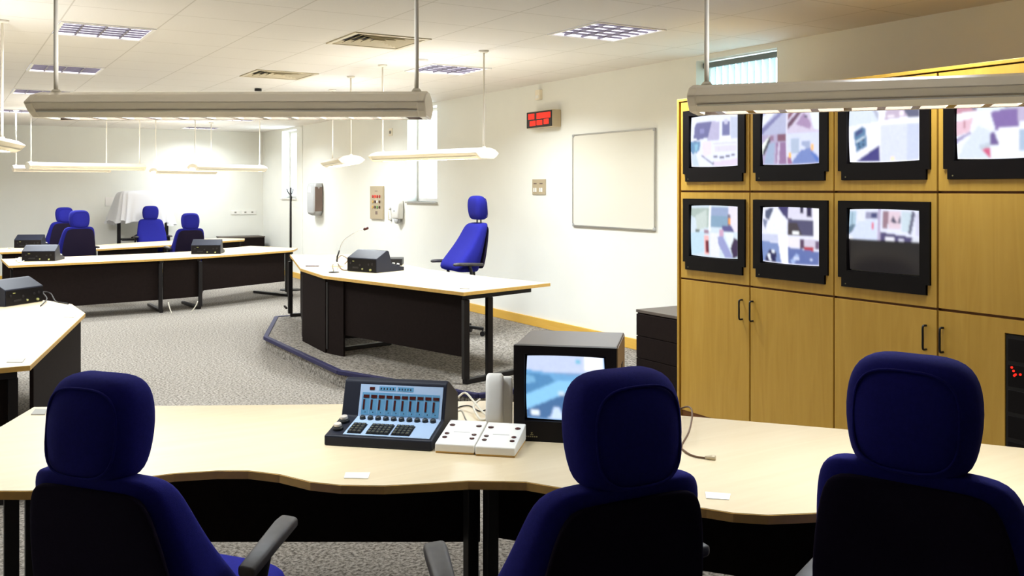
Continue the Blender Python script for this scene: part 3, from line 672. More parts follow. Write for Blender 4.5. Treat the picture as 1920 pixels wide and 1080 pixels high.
for i in range(5):
    y1, y0 = Yc[i] - .006, Yc[i + 1] + .006
    for row, (z0, z1) in enumerate(((cabz[1] + .007, cabz[2] - .007), (cabz[2] + .007, cabz[3] - .006))):
        solid = (row == 0 and i >= 3) or i == 4
        m = MB()
        if solid: lb(m, 0, .02, y0, y1, z0, z1); m.build('blank_panel', M['maple'], cab, .0015)
        else:
            cy = (Yc[i] + Yc[i + 1]) / 2; hw = .303; tz0, tz1 = z0 + .060, z0 + .060 + .506
            lb(m, 0, .02, y0, cy - hw, z0, z1); lb(m, 0, .02, cy + hw, y1, z0, z1); lb(m, 0, .02, cy - hw, cy + hw, z0, tz0); lb(m, 0, .02, cy - hw, cy + hw, tz1, z1)
            for s in (-1, 1): lb(m, 0, .02, cy + s * hw - (.022 if s > 0 else 0), cy + s * hw + (0 if s > 0 else .022), tz0, tz0 + .055)
            m.build('monitor_surround', M['maple'], cab)
            tvs.append((i, row, cy, tz0, tz1))
    # door below
    m = MB(); lb(m, 0, .02, y0, y1, .065, cabz[1] - .007)
    if i == 3:
        m = MB(); ys_ = 2.705; lb(m, 0, .02, ys_, y1, .065, cabz[1] - .007); lb(m, 0, .02, y0, ys_, .93, cabz[1] - .007); lb(m, 0, .02, y0, ys_, .065, .12); lb(m, 0, .02, y0, y0 + .04, .12, .93)
    dd = m.build('door', M['maple'], cab, .0015 if i != 3 else 0)
    if i < 4:
        hy = {0: Yc[1] + .068, 1: Yc[1] - .028, 2: Yc[3] + .068, 3: Yc[3] - .032}[i]
        hz = (.784, .912)
        pts = smooth([(0, hy, hz[0]), (-.022, hy, hz[0]), (-.030, hy, hz[0] + .012), (-.030, hy, (hz[0] + hz[1]) / 2), (-.030, hy, hz[1] - .012), (-.022, hy, hz[1]), (0, hy, hz[1])], 3)
        m = MB(); m.tube([Vector((p.x, p.y - Yc[0], p.z)) for p in pts], .006, 8); m.build('handle', M['plastic'], dd)
# rack equipment in the fourth door
rk = empty('equipment_rack', (CX + .0, 2.57, .125), 0, 'black rack of equipment with red indicator lights set in the cabinet at the right edge', 'equipment rack')
m = MB(); m.box(.004, .35, -.131, .133, 0, .800); m.build('rack_front', M['plastic'], rk, .003)
m = MB()
for i in range(6): m.box(0, .005, -.12, .12, .03 + i * .128, .03 + i * .128 + .11)
m.build('rack_units', M['crtgray'], rk, .002)
m = MB()
for y_, z_ in ((.098, .638), (.089, .622), (.085, .600), (.079, .606), (.055, .61)): m.cyl((-.004, y_, z_), (.001, y_, z_), .006, 8)
m.build('indicator_lights', M['red'], rk)

# pictures
W_ = (228, 232, 248)
pics = {
 (0, 1): (W_, [([(.08, .2), (.12, .12), (.46, .12), (.44, .42), (.3, .44), (.06, .5)], (112, 112, 160)), ([(.46, .12), (.62, .14), (.62, .48), (.36, .5)], (186, 182, 214)), (rc(.68, .14, .82, .42), (120, 122, 168)), (rc(.72, .1, .79, .2), (200, 200, 225)), (rc(.64, .42, .84, .5), (248, 248, 255)), (rc(.84, .06, 1, .48), (196, 204, 228)),
     ([(0, .5), (.22, .5), (.2, .66), (.06, .78), (0, .7)], (110, 150, 188)), ([(.08, .56), (.16, .54), (.15, .66), (.1, .7)], (140, 190, 215)), ([(.25, .52), (.45, .5), (.45, .75), (.28, .8)], (232, 222, 238)), (rc(.5, .55, .95, .57), (208, 204, 222)), (rc(.52, .6, .95, .72), (220, 216, 232)), (rc(.5, .78, .58, .82), (90, 88, 120)), (rc(.62, .80, .72, .84), (80, 78, 112)), (rc(.74, .78, .82, .82), (80, 78, 112)), (rc(.86, .76, .92, .8), (110, 108, 140)), ([(.2, .76), (.24, .76), (.5, .94), (.48, .97)], (140, 140, 170)), (rc(.48, .9, .54, .96), (90, 90, 120)), ([(0, .8), (.1, .7), (.18, 1), (.04, 1)], (200, 215, 228)), ([(.5, .9), (1, .86), (1, 1), (.5, 1)], (222, 210, 234)), (rc(.06, .44, .13, .48), (245, 248, 255)), (rc(.2, .25, .3, .34), (140, 140, 190))]),
 (1, 1): ((200, 202, 228), [(rc(0, 0, .44, .45), (180, 184, 214)), ([(0, .1), (.14, 0), (.3, 0), (0, .3)], (228, 232, 248)), ([(0, .32), (.36, .02), (.44, .02), (0, .44)], (130, 130, 176)), ([(.44, 0), (1, 0), (1, .45), (.44, .45)], (210, 200, 224)), ([(.46, .28), (.7, 0), (.78, 0), (.46, .4)], (112, 82, 104)), ([(.46, .12), (.6, 0), (.64, 0), (.46, .22)], (130, 80, 96)), ([(.6, .3), (.74, .1), (.86, .3), (.84, .4)], (168, 142, 180)), ([(.82, .02), (1, .02), (1, .42), (.9, .4)], (228, 240, 248)), (rc(.74, .16, .8, .2), (96, 92, 120)),
     (rc(0, .46, .44, 1), (178, 168, 200)), ([(0, .62), (.14, .48), (0, .8)], (238, 244, 240)), ([(.14, .48), (.2, .48), (.02, .84), (0, .78)], (72, 76, 84)), (rc(.28, .46, .44, .58), (132, 92, 112)), (rc(.15, .48, .22, .56), (150, 120, 150)), ([(.12, .62), (.24, .6), (.2, 1), (.02, 1)], (160, 176, 206)), ([(.26, .6), (.44, .6), (.46, 1), (.24, 1)], (150, 118, 160)), ([(.3, .6), (.33, .6), (.3, 1), (.26, 1)], (205, 195, 220)), (rc(.44, .46, 1, 1), (212, 218, 240)), (rc(.52, .54, .66, .8), (176, 190, 214)), ([(.7, .6), (.84, .6), (.84, .78), (.7, .66)], (160, 172, 206)), ([(.68, .76), (.84, .72), (1, .92), (1, 1), (.5, 1)], (120, 138, 196)), ([(.84, .78), (1, .92), (1, 1), (.96, .98)], (84, 120, 200)), (rc(.485, .78, .525, .88), (250, 190, 90)), (rc(.85, .66, .89, .76), (250, 190, 110)), ([(.44, .86), (.52, .88), (.54, 1), (.46, 1)], (160, 110, 150)), (rc(.435, 0, .445, 1), (236, 236, 250)), (rc(0, .445, 1, .46), (236, 236, 250))]),
 (2, 1): ((238, 240, 252), [([(0, 0), (.3, 0), (.44, .22), (.44, .36), (0, .4)], (214, 224, 238)), ([(.3, .05), (.36, .08), (.44, .24), (.43, .34)], (176, 182, 204)), ([(.52, .34), (.56, .12), (.7, .02), (.86, .3)], (194, 178, 202)), ([(.7, 0), (.8, 0), (1, .16), (1, .32), (.84, .32)], (98, 100, 128)), ([(.82, 0), (1, 0), (1, .14)], (196, 220, 236)), (rc(.73, .22, .79, .28), (246, 236, 248)), (rc(.56, .27, .66, .31), (240, 232, 244)),
     ([(.07, .5), (.2, .42), (.26, .46), (.27, .74), (.11, .84)], (92, 130, 168)), ([(.1, .5), (.2, .45), (.22, .5), (.11, .58)], (70, 80, 130)), (rc(.13, .68, .16, .71), (40, 50, 90)), (rc(.2, .62, .23, .66), (40, 50, 90)), (rc(.14, .74, .17, .77), (40, 50, 90)), (rc(.2, .7, .23, .73), (40, 50, 90)), ([(.1, .66), (.26, .56), (.26, .58), (.1, .69)], (220, 235, 245)), ([(.08, 1), (.16, .94), (.46, .72), (.47, 1)], (66, 62, 130)), (rc(.47, .42, 1, 1), (214, 220, 242)), (rc(.82, .42, 1, 1), (200, 208, 240)), (rc(.6, .92, .66, 1), (250, 232, 200)), (rc(.45, .4, .47, 1), (246, 246, 255))]),
 (3, 1): ((232, 236, 248), [([(0, 0), (.22, 0), (.24, .3), (0, .32)], (196, 140, 160)), (rc(.19, .05, .24, .28), (110, 120, 150)), ([(.03, .06), (.1, .0), (.18, .1), (.16, .24), (.04, .24)], (206, 130, 146)), (rc(.26, 0, .6, .3), (218, 230, 240)), (rc(0, .32, .4, .4), (248, 246, 250)), ([(0, .44), (.2, .4), (.16, .6), (0, .66)], (226, 190, 206)), (rc(.095, .44, .11, .54), (150, 50, 80)), ([(0, .7), (.16, .6), (.18, .62), (0, .76)], (150, 140, 186)), ([(.08, .8), (.26, .52), (.4, .6), (.4, 1), (0, 1)], (212, 222, 236)), ([(.28, .84), (.4, .84), (.4, 1)], (206, 90, 130)), ([(.26, .8), (.4, .76), (.4, .84), (.28, .86)], (190, 200, 214)),
     ([(.4, .34), (.56, .3), (.72, .3), (.72, .58), (.46, .6)], (130, 106, 168)), ([(.44, .6), (.5, .8), (.4, .8), (.39, .66)], (112, 92, 150)), (rc(.5, .56, 1, .9), (240, 240, 250)), (rc(.56, .24, .72, .28), (70, 56, 100)), (rc(.7, .1, 1, .5), (190, 180, 210)), (rc(.72, .6, 1, .9), (170, 190, 215))]),
 (0, 0): ((206, 220, 232), [([(0, .05), (.4, .05), (.4, .42), (.24, .46), (.22, .3), (0, .2)], (170, 186, 180)), ([(.1, .2), (.34, .08), (.36, .42), (.14, .5)], (196, 208, 204)), (rc(.4, 0, .44, .5), (240, 244, 250)), (rc(.44, .02, .8, .2), (150, 166, 200)), (rc(.44, .2, .86, .42), (130, 160, 186)), (rc(.8, 0, 1, .5), (228, 222, 238)), (rc(.78, .16, .84, .38), (120, 110, 130)), (rc(.80, .24, .84, .34), (250, 160, 60)), ([(.68, .38), (.86, .38), (.92, .5), (.66, .5)], (90, 88, 142)), (rc(.1, .48, .2, .52), (110, 120, 120)), (rc(.3, .48, .4, .54), (160, 130, 150)),
     ([(0, .55), (.3, .5), (.3, .9), (0, 1)], (190, 216, 232)), (rc(.3, .58, .40, .96), (240, 180, 180)), (rc(.33, .68, .39, .92), (110, 20, 40)), (rc(.42, .52, .62, 1), (228, 230, 240)), ([(.58, .6), (.68, .56), (.9, 1), (.74, 1), (.6, .75)], (150, 156, 204)), (rc(.62, .46, .7, .58), (200, 160, 190)), ([(.84, .8), (.9, .6), (1, .65), (1, .95), (.9, 1)], (60, 44, 78)), ([(.72, .52), (.9, .5), (.9, .62), (.84, .8), (.78, .7)], (226, 234, 240))]),
 (1, 0): ((226, 228, 246), [([(.04, .06), (.16, 0), (.2, .02), (.14, .24), (.06, .2)], (84, 92, 120)), ([(0, .2), (.1, .24), (.06, .4), (.02, .3)], (120, 130, 160)), ([(.2, .02), (.28, .02), (.44, .24), (.44, .48), (.1, .48), (.1, .3)], (232, 236, 246)), ([(.28, 0), (.46, 0), (.46, .22), (.34, .1)], (70, 66, 112)), (rc(.46, 0, .9, .2), (216, 214, 234)), (rc(.68, 0, .73, .1), (40, 36, 70)), (rc(.79, 0, .87, .16), (50, 44, 78)), ([(.46, .2), (.9, .22), (.9, .5), (.46, .5)], (80, 78, 110)), ([(.46, .28), (.62, .26), (.72, .5), (.46, .5)], (66, 58, 66)), (rc(.55, .42, .66, .47), (244, 246, 250)), (rc(.9, 0, 1, .52), (244, 244, 252)),
     (rc(0, .5, .3, .62), (196, 202, 228)), ([(0, .62), (.3, .64), (.34, 1), (0, 1)], (120, 140, 190)), ([(.06, .9), (.14, .76), (.26, .8), (.24, 1), (.04, 1)], (40, 40, 84)), (rc(.17, .76, .23, .82), (225, 232, 244)), ([(.08, .86), (.14, .84), (.16, .98), (.13, .98)], (230, 236, 248)), ([(.3, .5), (.46, .5), (.46, 1), (.36, 1)], (246, 248, 255)), (rc(.46, .52, .68, .7), (230, 226, 242)), (rc(.68, .54, .74, .72), (84, 60, 90)), (rc(.74, .54, .92, .72), (204, 196, 216)), (rc(.74, .68, .9, .76), (176, 50, 66)), (rc(.92, .56, 1, .72), (110, 90, 120)), ([(.46, .7), (.7, .72), (1, .76), (1, 1), (.46, 1)], (96, 112, 170)), ([(.5, .94), (.62, .8), (.66, .84), (.56, 1)], (160, 180, 225)), (rc(.56, .86, .66, .92), (196, 206, 236)), (rc(.84, .88, .88, .92), (200, 210, 240))]),
 (2, 0): ((26, 22, 24), [(rc(0, 0, 1, .5), (222, 226, 244)), (rc(0, .02, .1, .36), (170, 196, 214)), (rc(.03, .04, .05, .3), (110, 140, 160)), (rc(.07, .04, .08, .3), (110, 140, 160)), ([(0, .28), (.1, .24), (.06, .36), (0, .42)], (96, 120, 140)), (rc(.24, .05, .42, .15), (150, 150, 180)), (rc(.32, .06, .41, .14), (66, 70, 116)), ([(.14, .2), (.4, .16), (.42, .5), (0, .48)], (206, 216, 240)), (rc(.34, .22, .37, .32), (220, 80, 110)), (rc(.43, 0, .47, .5), (180, 170, 200)), ([(.5, .02), (.6, .02), (.56, .3), (.5, .3)], (150, 120, 134)), (rc(.58, .02, .74, .3), (220, 200, 214)), ([(.6, .2), (.64, .1), (.7, .22), (.74, .08), (.74, .22)], (80, 76, 100)), (rc(.76, .02, .9, .34), (196, 212, 224)), ([(.9, .0), (.94, .04), (.88, .38), (.84, .36)], (90, 90, 116)), (rc(.94, .05, 1, .4), (206, 206, 228)),
     ([(.47, .36), (.9, .42), (1, .44), (1, .5), (.47, .5)], (76, 70, 112)), (rc(.54, .43, .66, .49), (232, 232, 244)), (rc(.72, .46, .78, .49), (210, 210, 230)), ([(.9, .42), (1, .42), (1, .5), (.88, .5)], (216, 220, 232)), (rc(0, .46, .06, .5), (232, 234, 242))]),
}
names = {(0, 1): 'upper row monitor at the left end of the video wall', (1, 1): 'upper row monitor, second from the left, showing four road scenes', (2, 1): 'upper row monitor, third from the left, with a pale building and keypad scene', (3, 1): 'upper row monitor cut off by the right edge, with pink and white scenes', (4, 1): 'upper row monitor outside the right edge',
         (0, 0): 'lower row monitor at the left end, with a green lane and orange marker scene', (1, 0): 'lower row monitor in the middle, showing a bright four way split picture', (2, 0): 'lower row monitor with only its upper half lit'}
for i, row, cy, z0, z1 in tvs:
    if i == 4: continue
    t = empty('video_monitor', (CX - .012, cy, z0), -PI / 2, 'black ' + names[(i, row)], 'monitor', 'black monitors in the video wall')
    hw = .301; H = z1 - z0; sw, sz0, sz1 = .239, .098, H - .041
    m = MB(); m.box(-hw, -sw, 0, .03, .056, H - .001).box(sw, hw, 0, .03, .056, H - .001).box(-sw, sw, 0, .03, sz1, H - .001).box(-sw, sw, 0, .03, .056, sz0).box(-hw + .024, hw - .024, 0, .03, .002, .0565)
    m.build('bezel', M['crtgray'], t)
    MB().box(-hw + .05, hw - .05, .031, .46, .03, H - .02).build('casing', M['plastic'], t)
    MB().box(-sw, sw, .022, .03, sz0, sz1).build('tube_surround', M['tubeglass'], t)
    base, polys = pics[(i, row)]
    s_ = painted_screen('screen', 2 * sw - .008, sz1 - sz0 - .008, polys, base, t, 72, 54); s_.location = (0, .017, (sz0 + sz1) / 2)
    MB().cyl((-hw + .055, -.002, .02), (-hw + .055, .001, .02), .004, 8).build('power_light', M['gold'], t)

# ---------------------------------------------------------------- black low cabinets
def pedestal(x0, x1, y0, y1, z0, h, lb_, face, drawers=0):
    r = empty('low_black_cabinet', ((x0 + x1) / 2, (y0 + y1) / 2, z0), 0, lb_, 'cabinet')
    a, b = (x1 - x0) / 2, (y1 - y0) / 2
    MB().box(-a + .01, a - .01, -b + .01, b - .01, 0, h - .025).build('body', M['black'], r, .003)
    MB().box(-a, a, -b, b, h - .0249, h).build('top_panel', M['crtback'], r, .003)
    if face == 'x':
        for i in range(3): MB().box(-a - .006, -a + .0095, -b + .013, b - .013, .05 + i * (h - .08) / 3, .045 + (i + 1) * (h - .08) / 3).build('drawer', M['black'], r, .002)
    else:
        for s in (-1, 1): MB().box(min(s * .004, s * (a - .013)), max(s * .004, s * (a - .013)), -b - .006, -b + .0095, .05, h - .035).build('door', M['black'], r, .002)
    return r
pedestal(4.98, 5.545, 5.16, 6.175, 0, .636, 'black low drawer cabinet between the whiteboard and the video wall', 'x')
pedestal(4.62, 5.46, 18.42, 18.90, 0, .71, 'low black cupboard in the far corner of the room', 'y')
# black box behind the podium console
x, y = P(757, 500, .857); 
tag(MB().box(-.09, .09, -.13, .13, 0, .07).build('black_box', M['plastic'], None, .006), 'flat black box on the podium desk behind the console', 'box'); ob = bpy.data.objects['black_box']; ob.location = (x + .02, y + .28, .8575); ob.rotation_euler = (0, 0, -.5)

# ---------------------------------------------------------------- wall items
def wall_thing(name, ya, yb, z0, z1, lb_, cat):
    return empty(name, (WX, (ya + yb) / 2, z0), -PI / 2, lb_, cat), abs(ya - yb) / 2, z1 - z0   # local x runs towards the viewer, local -y into the room
wbd, hw, hh = wall_thing('whiteboard', 7.92, 6.605, 1.264, 2.21, 'blank whiteboard in a thin grey frame on the long wall', 'whiteboard')
MB().box(-hw + .008, hw - .008, -.016, -.001, .008, hh - .008).build('writing_surface', M['board'], wbd)
m = MB(); e = .016
m.box(-hw + .03, hw - .03, -.022, -.001, 0, e).box(-hw + .03, hw - .03, -.022, -.001, hh - e, hh).box(-hw, -hw + e, -.022, -.001, .03, hh - .03).box(hw - e, hw, -.022, -.001, .03, hh - .03)
m.build('frame', M['alu'], wbd, .003)
for sx in (-1, 1):
    for z in (0, hh - .03): MB().box(min(sx * hw, sx * (hw - .03)), max(sx * hw, sx * (hw - .03)), -.024, -.001, z, z + .03).build('corner_cap', M['grey'], wbd, .006)
ck, hw, hh = wall_thing('digital_clock', 8.66, 8.15, 2.305, 2.487, 'red lit digital clock display in a beige case high on the wall', 'clock')
MB().box(-hw, hw, -.11, -.001, 0, hh).build('case', M['beigemetal'], ck, .006)
MB().box(-hw + .006, hw - .006, -.113, -.1105, .006, hh - .006).build('display_window', M['tubeglass'], ck)
m = MB(); dw = 2 * hw - .02; x0 = -hw + .01
for a, b, c_, d_ in ((.06, .31, .54, .92), (.40, .95, .54, .92), (.12, .36, .10, .44), (.40, .63, .12, .44), (.69, .88, .14, .48)):
    n = 1 if b - a < .3 else 2
    for k in range(n):
        u0 = a + (b - a) * k / n; u1 = a + (b - a) * (k + 1) / n; m.box(x0 + dw * u0, x0 + dw * (u1 - .0), -.1145, -.1132, .01 + (hh - .02) * c_, .01 + (hh - .02) * d_)
m.build('glowing_digits', M['red'], ck)
sn, hw, hh = wall_thing('wall_sensor', 8.60, 8.51, 2.62, 2.73, 'small beige sensor box above the red digital clock', 'sensor')
MB().box(-hw, hw, -.04, -.001, 0, hh).build('case', M['cream'], sn, .006); MB().box(-hw + .015, hw - .015, -.044, -.0405, .015, .05).build('sensor_lens', M['white'], sn, .003)
so, hw, hh = wall_thing('switch_plate', 8.70, 8.44, 1.585, 1.755, 'beige metal switch plate left of the whiteboard', 'switch')
MB().box(-hw, hw, -.012, -.001, 0, hh).build('plate', M['beigemetal'], so, .002)
for x in (-.07, .05):
    for d_ in (-.018, .018): MB().box(x + d_ - .012, x + d_ + .012, -.019, -.0125, .03, .075).build('rocker', M['white'], so, .002)
    MB().box(x - .03, x + .03, -.0135, -.0125, .115, .13).build('engraved_mark', M['greydark'], so)
pn, hw, hh = wall_thing('control_panel', 13.26, 12.78, 1.195, 1.69, 'tall beige wall control panel with red and amber buttons', 'control panel')
MB().box(-hw, hw, -.03, -.001, 0, hh).build('plate', M['beigemetal'], pn, .004)
for j, (z, cs_) in enumerate(((.34, ('reddim', 'red', 'reddim', 'reddim')), (.26, ('amber', 'redbrown', 'label', 'redbrown')), (.18, ('amber', 'redbrown', 'green', 'redbrown')))):
    for i in range(4): x = -.12 + i * .085; MB().tube([(x, -.031, z), (x, -.040, z), (x, -.042, z)], [.022, .022, .016], 12).build('push_button', M[cs_[i]], pn)
MB().box(-.03, .05, -.032, -.0305, .07, .12).build('key_switch', M['greydark'], pn)
MB().box(-.05, .05, -.0315, -.0305, .415, .425).build('engraved_mark', M['greydark'], pn)
hd, hw, hh = wall_thing('wall_intercom_handset', 12.60, 12.45, 1.19, 1.37, 'thin white handle between the control panel and the soap dispenser', 'handle')
m = MB(); m.tube(smooth([(-.03, -.002, .17), (-.03, -.04, .165), (.0, -.05, .13), (.0, -.05, .05), (.0, -.04, .012), (0, -.002, .008)], 4), .010, 8); m.build('bar', M['cream'], hd)
for x, z in ((-.03, .17), (0, .008)): MB().tube([(x, -.001, z), (x, -.014, z)], .02, 12).build('end_mount', M['grey'], hd)
sd, hw, hh = wall_thing('soap_dispenser', 12.32, 12.08, 1.155, 1.485, 'white soap dispenser on the wall below the tall middle window edge', 'dispenser')
MB().loft([[(p[0], p[1], p[2]) for p in ring(a, b, z, -b / 2 - .001, 0, 24, 5)] for z, a, b in ((.07, .20, .09), (.09, .235, .105), (.28, .235, .105), (.32, .22, .09), (.33, .18, .07))]).build('housing', M['white'], sd)
MB().loft([ring(a, b, z, -.055, 0, 20, 3) for z, a, b in ((0, .07, .04), (.02, .11, .06), (.068, .15, .08))]).build('nozzle', M['grey'], sd)
MB().box(-.02, .02, -.109, -.105, .17, .19).build('level_window', M['grey'], sd)
hdsp, hw, hh = wall_thing('wall_dispenser', 15.80, 15.36, 1.185, 1.75, 'tall rounded grey dispenser on the wall beside the coat stand', 'dispenser')
MB().loft([ring(a, b, z, -b / 2 - .001, 0, 28, 5) for z, a, b in ((0.0, .22, .10), (.03, .32, .16), (.07, .40, .17), (.50, .42, .17), (.55, .40, .15), (.565, .36, .12))]).build('housing', M['grey'], hdsp)
MB().box(-.10, .06, -.175, -.171, .40, .50).build('label_window', M['white'], hdsp, .002)
MB().box(.185, .209, -.15, -.02, .08, .50).build('side_strip', M['greydark'], hdsp, .004)
for nm, ya, yb, z0, z1, l_, cat_ in (('light_switch', 16.02, 15.94, 1.22, 1.30, 'small white switch left of the grey dispenser', 'switch'), ('wall_bracket', 12.60, 12.48, 2.42, 2.53, 'small beige bracket high on the wall left of the middle window', 'bracket')):
    t, hw, hh = wall_thing(nm, ya, yb, z0, z1, l_, cat_)
    MB().box(-hw, hw, -.012, -.001, 0, hh).build('plate', M['cream'], t, .003); MB().box(-hw * .4, hw * .4, -.022, -.0125, hh * .3, hh * .7).build('rocker', M['grommet'], t, .003)
for x0, x1, l_ in ((4.92, 5.10, 'left white socket plate low on the end wall near the corner'), (5.13, 5.43, 'right, wider white socket plate low on the end wall near the corner')):
    t = empty('socket_plate', ((x0 + x1) / 2, FY, 1.13), 0, l_, 'socket'); hw = (x1 - x0) / 2
    MB().box(-hw, hw, -.014, -.001, 0, .085).build('plate', M['white'], t, .003)
    n = 1 if hw < .1 else 2
    for i in range(n):
        xx = 0 if n == 1 else (-.07 + .14 * i)
        MB().box(xx - .02, xx + .02, -.0155, -.0145, .03, .06).build('pin_holes', M['grommet'], t)

# ---------------------------------------------------------------- coat stand, covered stand
cx, cy = cw((545 - 960) / F * 15.2, 15.2)
cs = empty('coat_stand', (cx, cy, 0), 0, 'slim black coat stand with hooks beside the right end of the far desks', 'coat stand')
MB().tube([(0, 0, .02), (0, 0, 1.2), (0, 0, 1.67)], [.02, .018, .015], 12).build('pole', M['frame'], cs)
MB().tube([(0, 0, 0), (0, 0, .015), (0, 0, .025)], [.17, .17, .03], 28).build('base', M['frame'], cs)
for k in range(3):
    a = 2.6 + k * 2.1; d_ = (math.cos(a) * .7, math.sin(a) * .7); z = 1.60 - (k % 2) * .13
    MB().tube(smooth([(0, 0, z - .05), (d_[0] * .05, d_[1] * .05, z - .02), (d_[0] * .09, d_[1] * .09, z + .05)], 4), .007, 8).build('hook', M['frame'], cs)
sx0 = empty('covered_equipment_stand', (3.17, 18.45, 0), 0, 'black stand by the end wall carrying equipment under a plastic sheet', 'stand')
for x in (-.42, .42):
    MB().box(x - .03, x + .03, -.03, .03, .02, 1.50).build('post', M['frame'], sx0, .003); MB().box(x - .03, x + .03, -.3, .3, 0, .04).build('foot', M['frame'], sx0, .003)
MB().box(-.39, .39, -.22, .22, .70, .73).build('shelf', M['frame'], sx0, .003)
MB().box(-.36, .36, -.20, .16, 1.06, 1.48).build('covered_case', M['white'], sx0, .02)
m = MB(); rr = random.Random(5); n = 60; rings_ = []
levels = [1.66, 1.60, 1.5, 1.38, 1.25, 1.12, 1.0]
for li, z in enumerate(levels[1:]):
    rg = []
    for k in range(n):
        a = 2 * PI * k / n; ca, sa = math.cos(a), math.sin(a); e = 5
        ww = .43 + .012 * li; tt = .28 + .012 * li
        xx = ww * math.copysign(abs(ca) ** (2 / e), ca); yy = tt * math.copysign(abs(sa) ** (2 / e), sa)
        f_ = 1 + .03 * li + (.02 + .024 * li) * math.sin(k * 1.7 + li * .5) * (.6 + .4 * math.sin(k * .37)) + rr.uniform(-.012, .012)
        rg.append((xx * f_ + .02 * li * math.sin(a * 2), yy * f_, z + .03 * math.sin(k * .9) * (li / 5) + rr.uniform(-.006, .006) - (.05 * math.sin(a * 1.0 + 1) * (li / 5))))
    rings_.append(rg)
top = [[(p[0] * f_, p[1] * f_, 1.60 + .02 * (1 - f_) + rr.uniform(-.01, .01)) for p in rings_[0]] for f_ in (.05, .4, .8)]
m.loft(top + rings_, cap=False)
sh = m.build('plastic_sheet', M['sheet'], None, 0, 1); sh.location = (3.17, 18.45, 0); tag(sh, 'crumpled translucent plastic sheet draped over the stand by the end wall', 'plastic sheet')
m = MB()
m.tube(smooth([(-.2, 0, 0), (-.12, -.05, .05), (-.02, .02, .09), (.05, -.03, .03), (.12, 0, .12), (.2, .03, .02), (.1, -.06, .015), (-.05, -.05, .02)], 4), .012, 8)
ob = m.build('cable_bundle', M['plastic']); ob.location = (3.17, 18.45, .742); tag(ob, 'dark cable bundle on the shelf under the plastic sheet', 'cable')
t = empty('wall_notice', (2.67, FY, 1.33), 0, 'small pale sheet on the end wall left of the covered stand', 'notice'); MB().box(-.08, .08, -.006, -.001, 0, .16).build('sheet', M['label'], t)

# ---------------------------------------------------------------- microphone, phone box, pen on the podium desk
def pod_pt(px, py): return P(px, py, .857)
x, y = pod_pt(633, 500)
mi = empty('gooseneck_microphone', (x, y, .8573), -TH, 'gooseneck microphone curving up from the podium desk', 'microphone')
MB().loft([ring(a, b, z, 0, 0, 24, 6) for z, a, b in ((0, .13, .12), (.03, .13, .12), (.045, .11, .08))]).build('base', M['cream'], mi)
MB().tube([(-.01, 0, .04), (-.003, 0, .10), (.018, 0, .165)], [.009, .009, .007], 10).build('stem', M['plastic'], mi)
MB().tube(smooth([(.018, 0, .163), (.035, 0, .22), (.07, 0, .275), (.13, 0, .32), (.19, 0, .355), (.235, 0, .375), (.27, 0, .38)], 4), .0045, 8).build('gooseneck', M['alu'], mi)
MB().tube([(.262, 0, .378), (.268, 0, .3795), (.305, 0, .392), (.315, 0, .394)], [.006, .014, .015, .009], 14).build('capsule', M['redbrown'], mi)
x, y = pod_pt(603, 489)
pb = tag(MB().box(-.11, .11, -.09, .09, 0, .012).build('paper_sheets', M['label'], None, .002), 'white paper sheets near the left end of the podium desk', 'paper'); pb.location = (x, y, .8575); pb.rotation_euler = (0, 0, -.3)
x, y = pod_pt(626, 511)
cl = empty('desk_stand', (x, y, .8573), -TH, 'small disc based metal stand at the podium desk edge', 'stand')
MB().tube([(0, 0, 0), (0, 0, .006), (0, 0, .012)], [.05, .05, .02], 24).build('base', M['plastic'], cl)
MB().tube(smooth([(0, 0, .01), (-.012, 0, .05), (.0, 0, .085), (.03, 0, .095), (.045, 0, .06), (.03, 0, .03)], 4), .005, 8).build('arm', M['chrome'], cl)
a_, b_ = pod_pt(573, 500), pod_pt(603, 498)
pe = MB().tube([(0, 0, .006), (.13, 0, .006), (.14, 0, .006)], [.005, .005, .002], 8).build('pen', M['redbrown']); pe.location = (a_[0], a_[1], .8575); pe.rotation_euler = (0, 0, -TH); tag(pe, 'dark pen lying near the left end of the podium desk', 'pen')
cable([(645, 497), (652, 489), (640, 485), (633, 493), (641, 506), (655, 507)], .857, .005, M['brownwire'], 'brown and black cable looping beside the podium microphone', lift=[0, .01, .03, .02, 0, 0])
cable([(76, 575), (88, 566), (80, 560), (95, 558), (104, 566), (118, 569), (128, 571)], .72, .005, M['plastic'], 'dark cables trailing behind the console on the left edge desk', lift=[0, .02, .05, .03, 0, 0, 0])
cable([(28, 490), (38, 484), (46, 489), (36, 493), (30, 486)], .72, .008, M['wire'], 'white cable coil left of the console on the front far desk row')
cable([(10, 470), (16, 466), (24, 469), (18, 471)], .72, .008, M['wire'], 'white cable left of the console on the rearmost desk row')
for pts, l_ in (([(315, 570), (322, 588)], 'left'), ([(372, 570), (358, 586)], 'right')):
    (a, b), (c_, d_) = pts; x, y = P(c_, d_, 0); x1_, y1_ = x + (0.02 if l_ == 'left' else -.02), y + .03
    dx = (a - c_) / F * 12.6; q = Vector((dx * C, -dx * S, .16))
    ob = MB().tube(smooth([(q.x * .9, q.y * .9, .15), (q.x * .7, q.y * .7, .10), (q.x * .3, q.y * .3, .04), (0, 0, .008)], 4), .007, 8).build('hanging_cable', M['wire']); ob.location = (x, y, 0); tag(ob, 'white cable hanging to the floor at the %s leg of the short middle desk' % l_, 'cable')

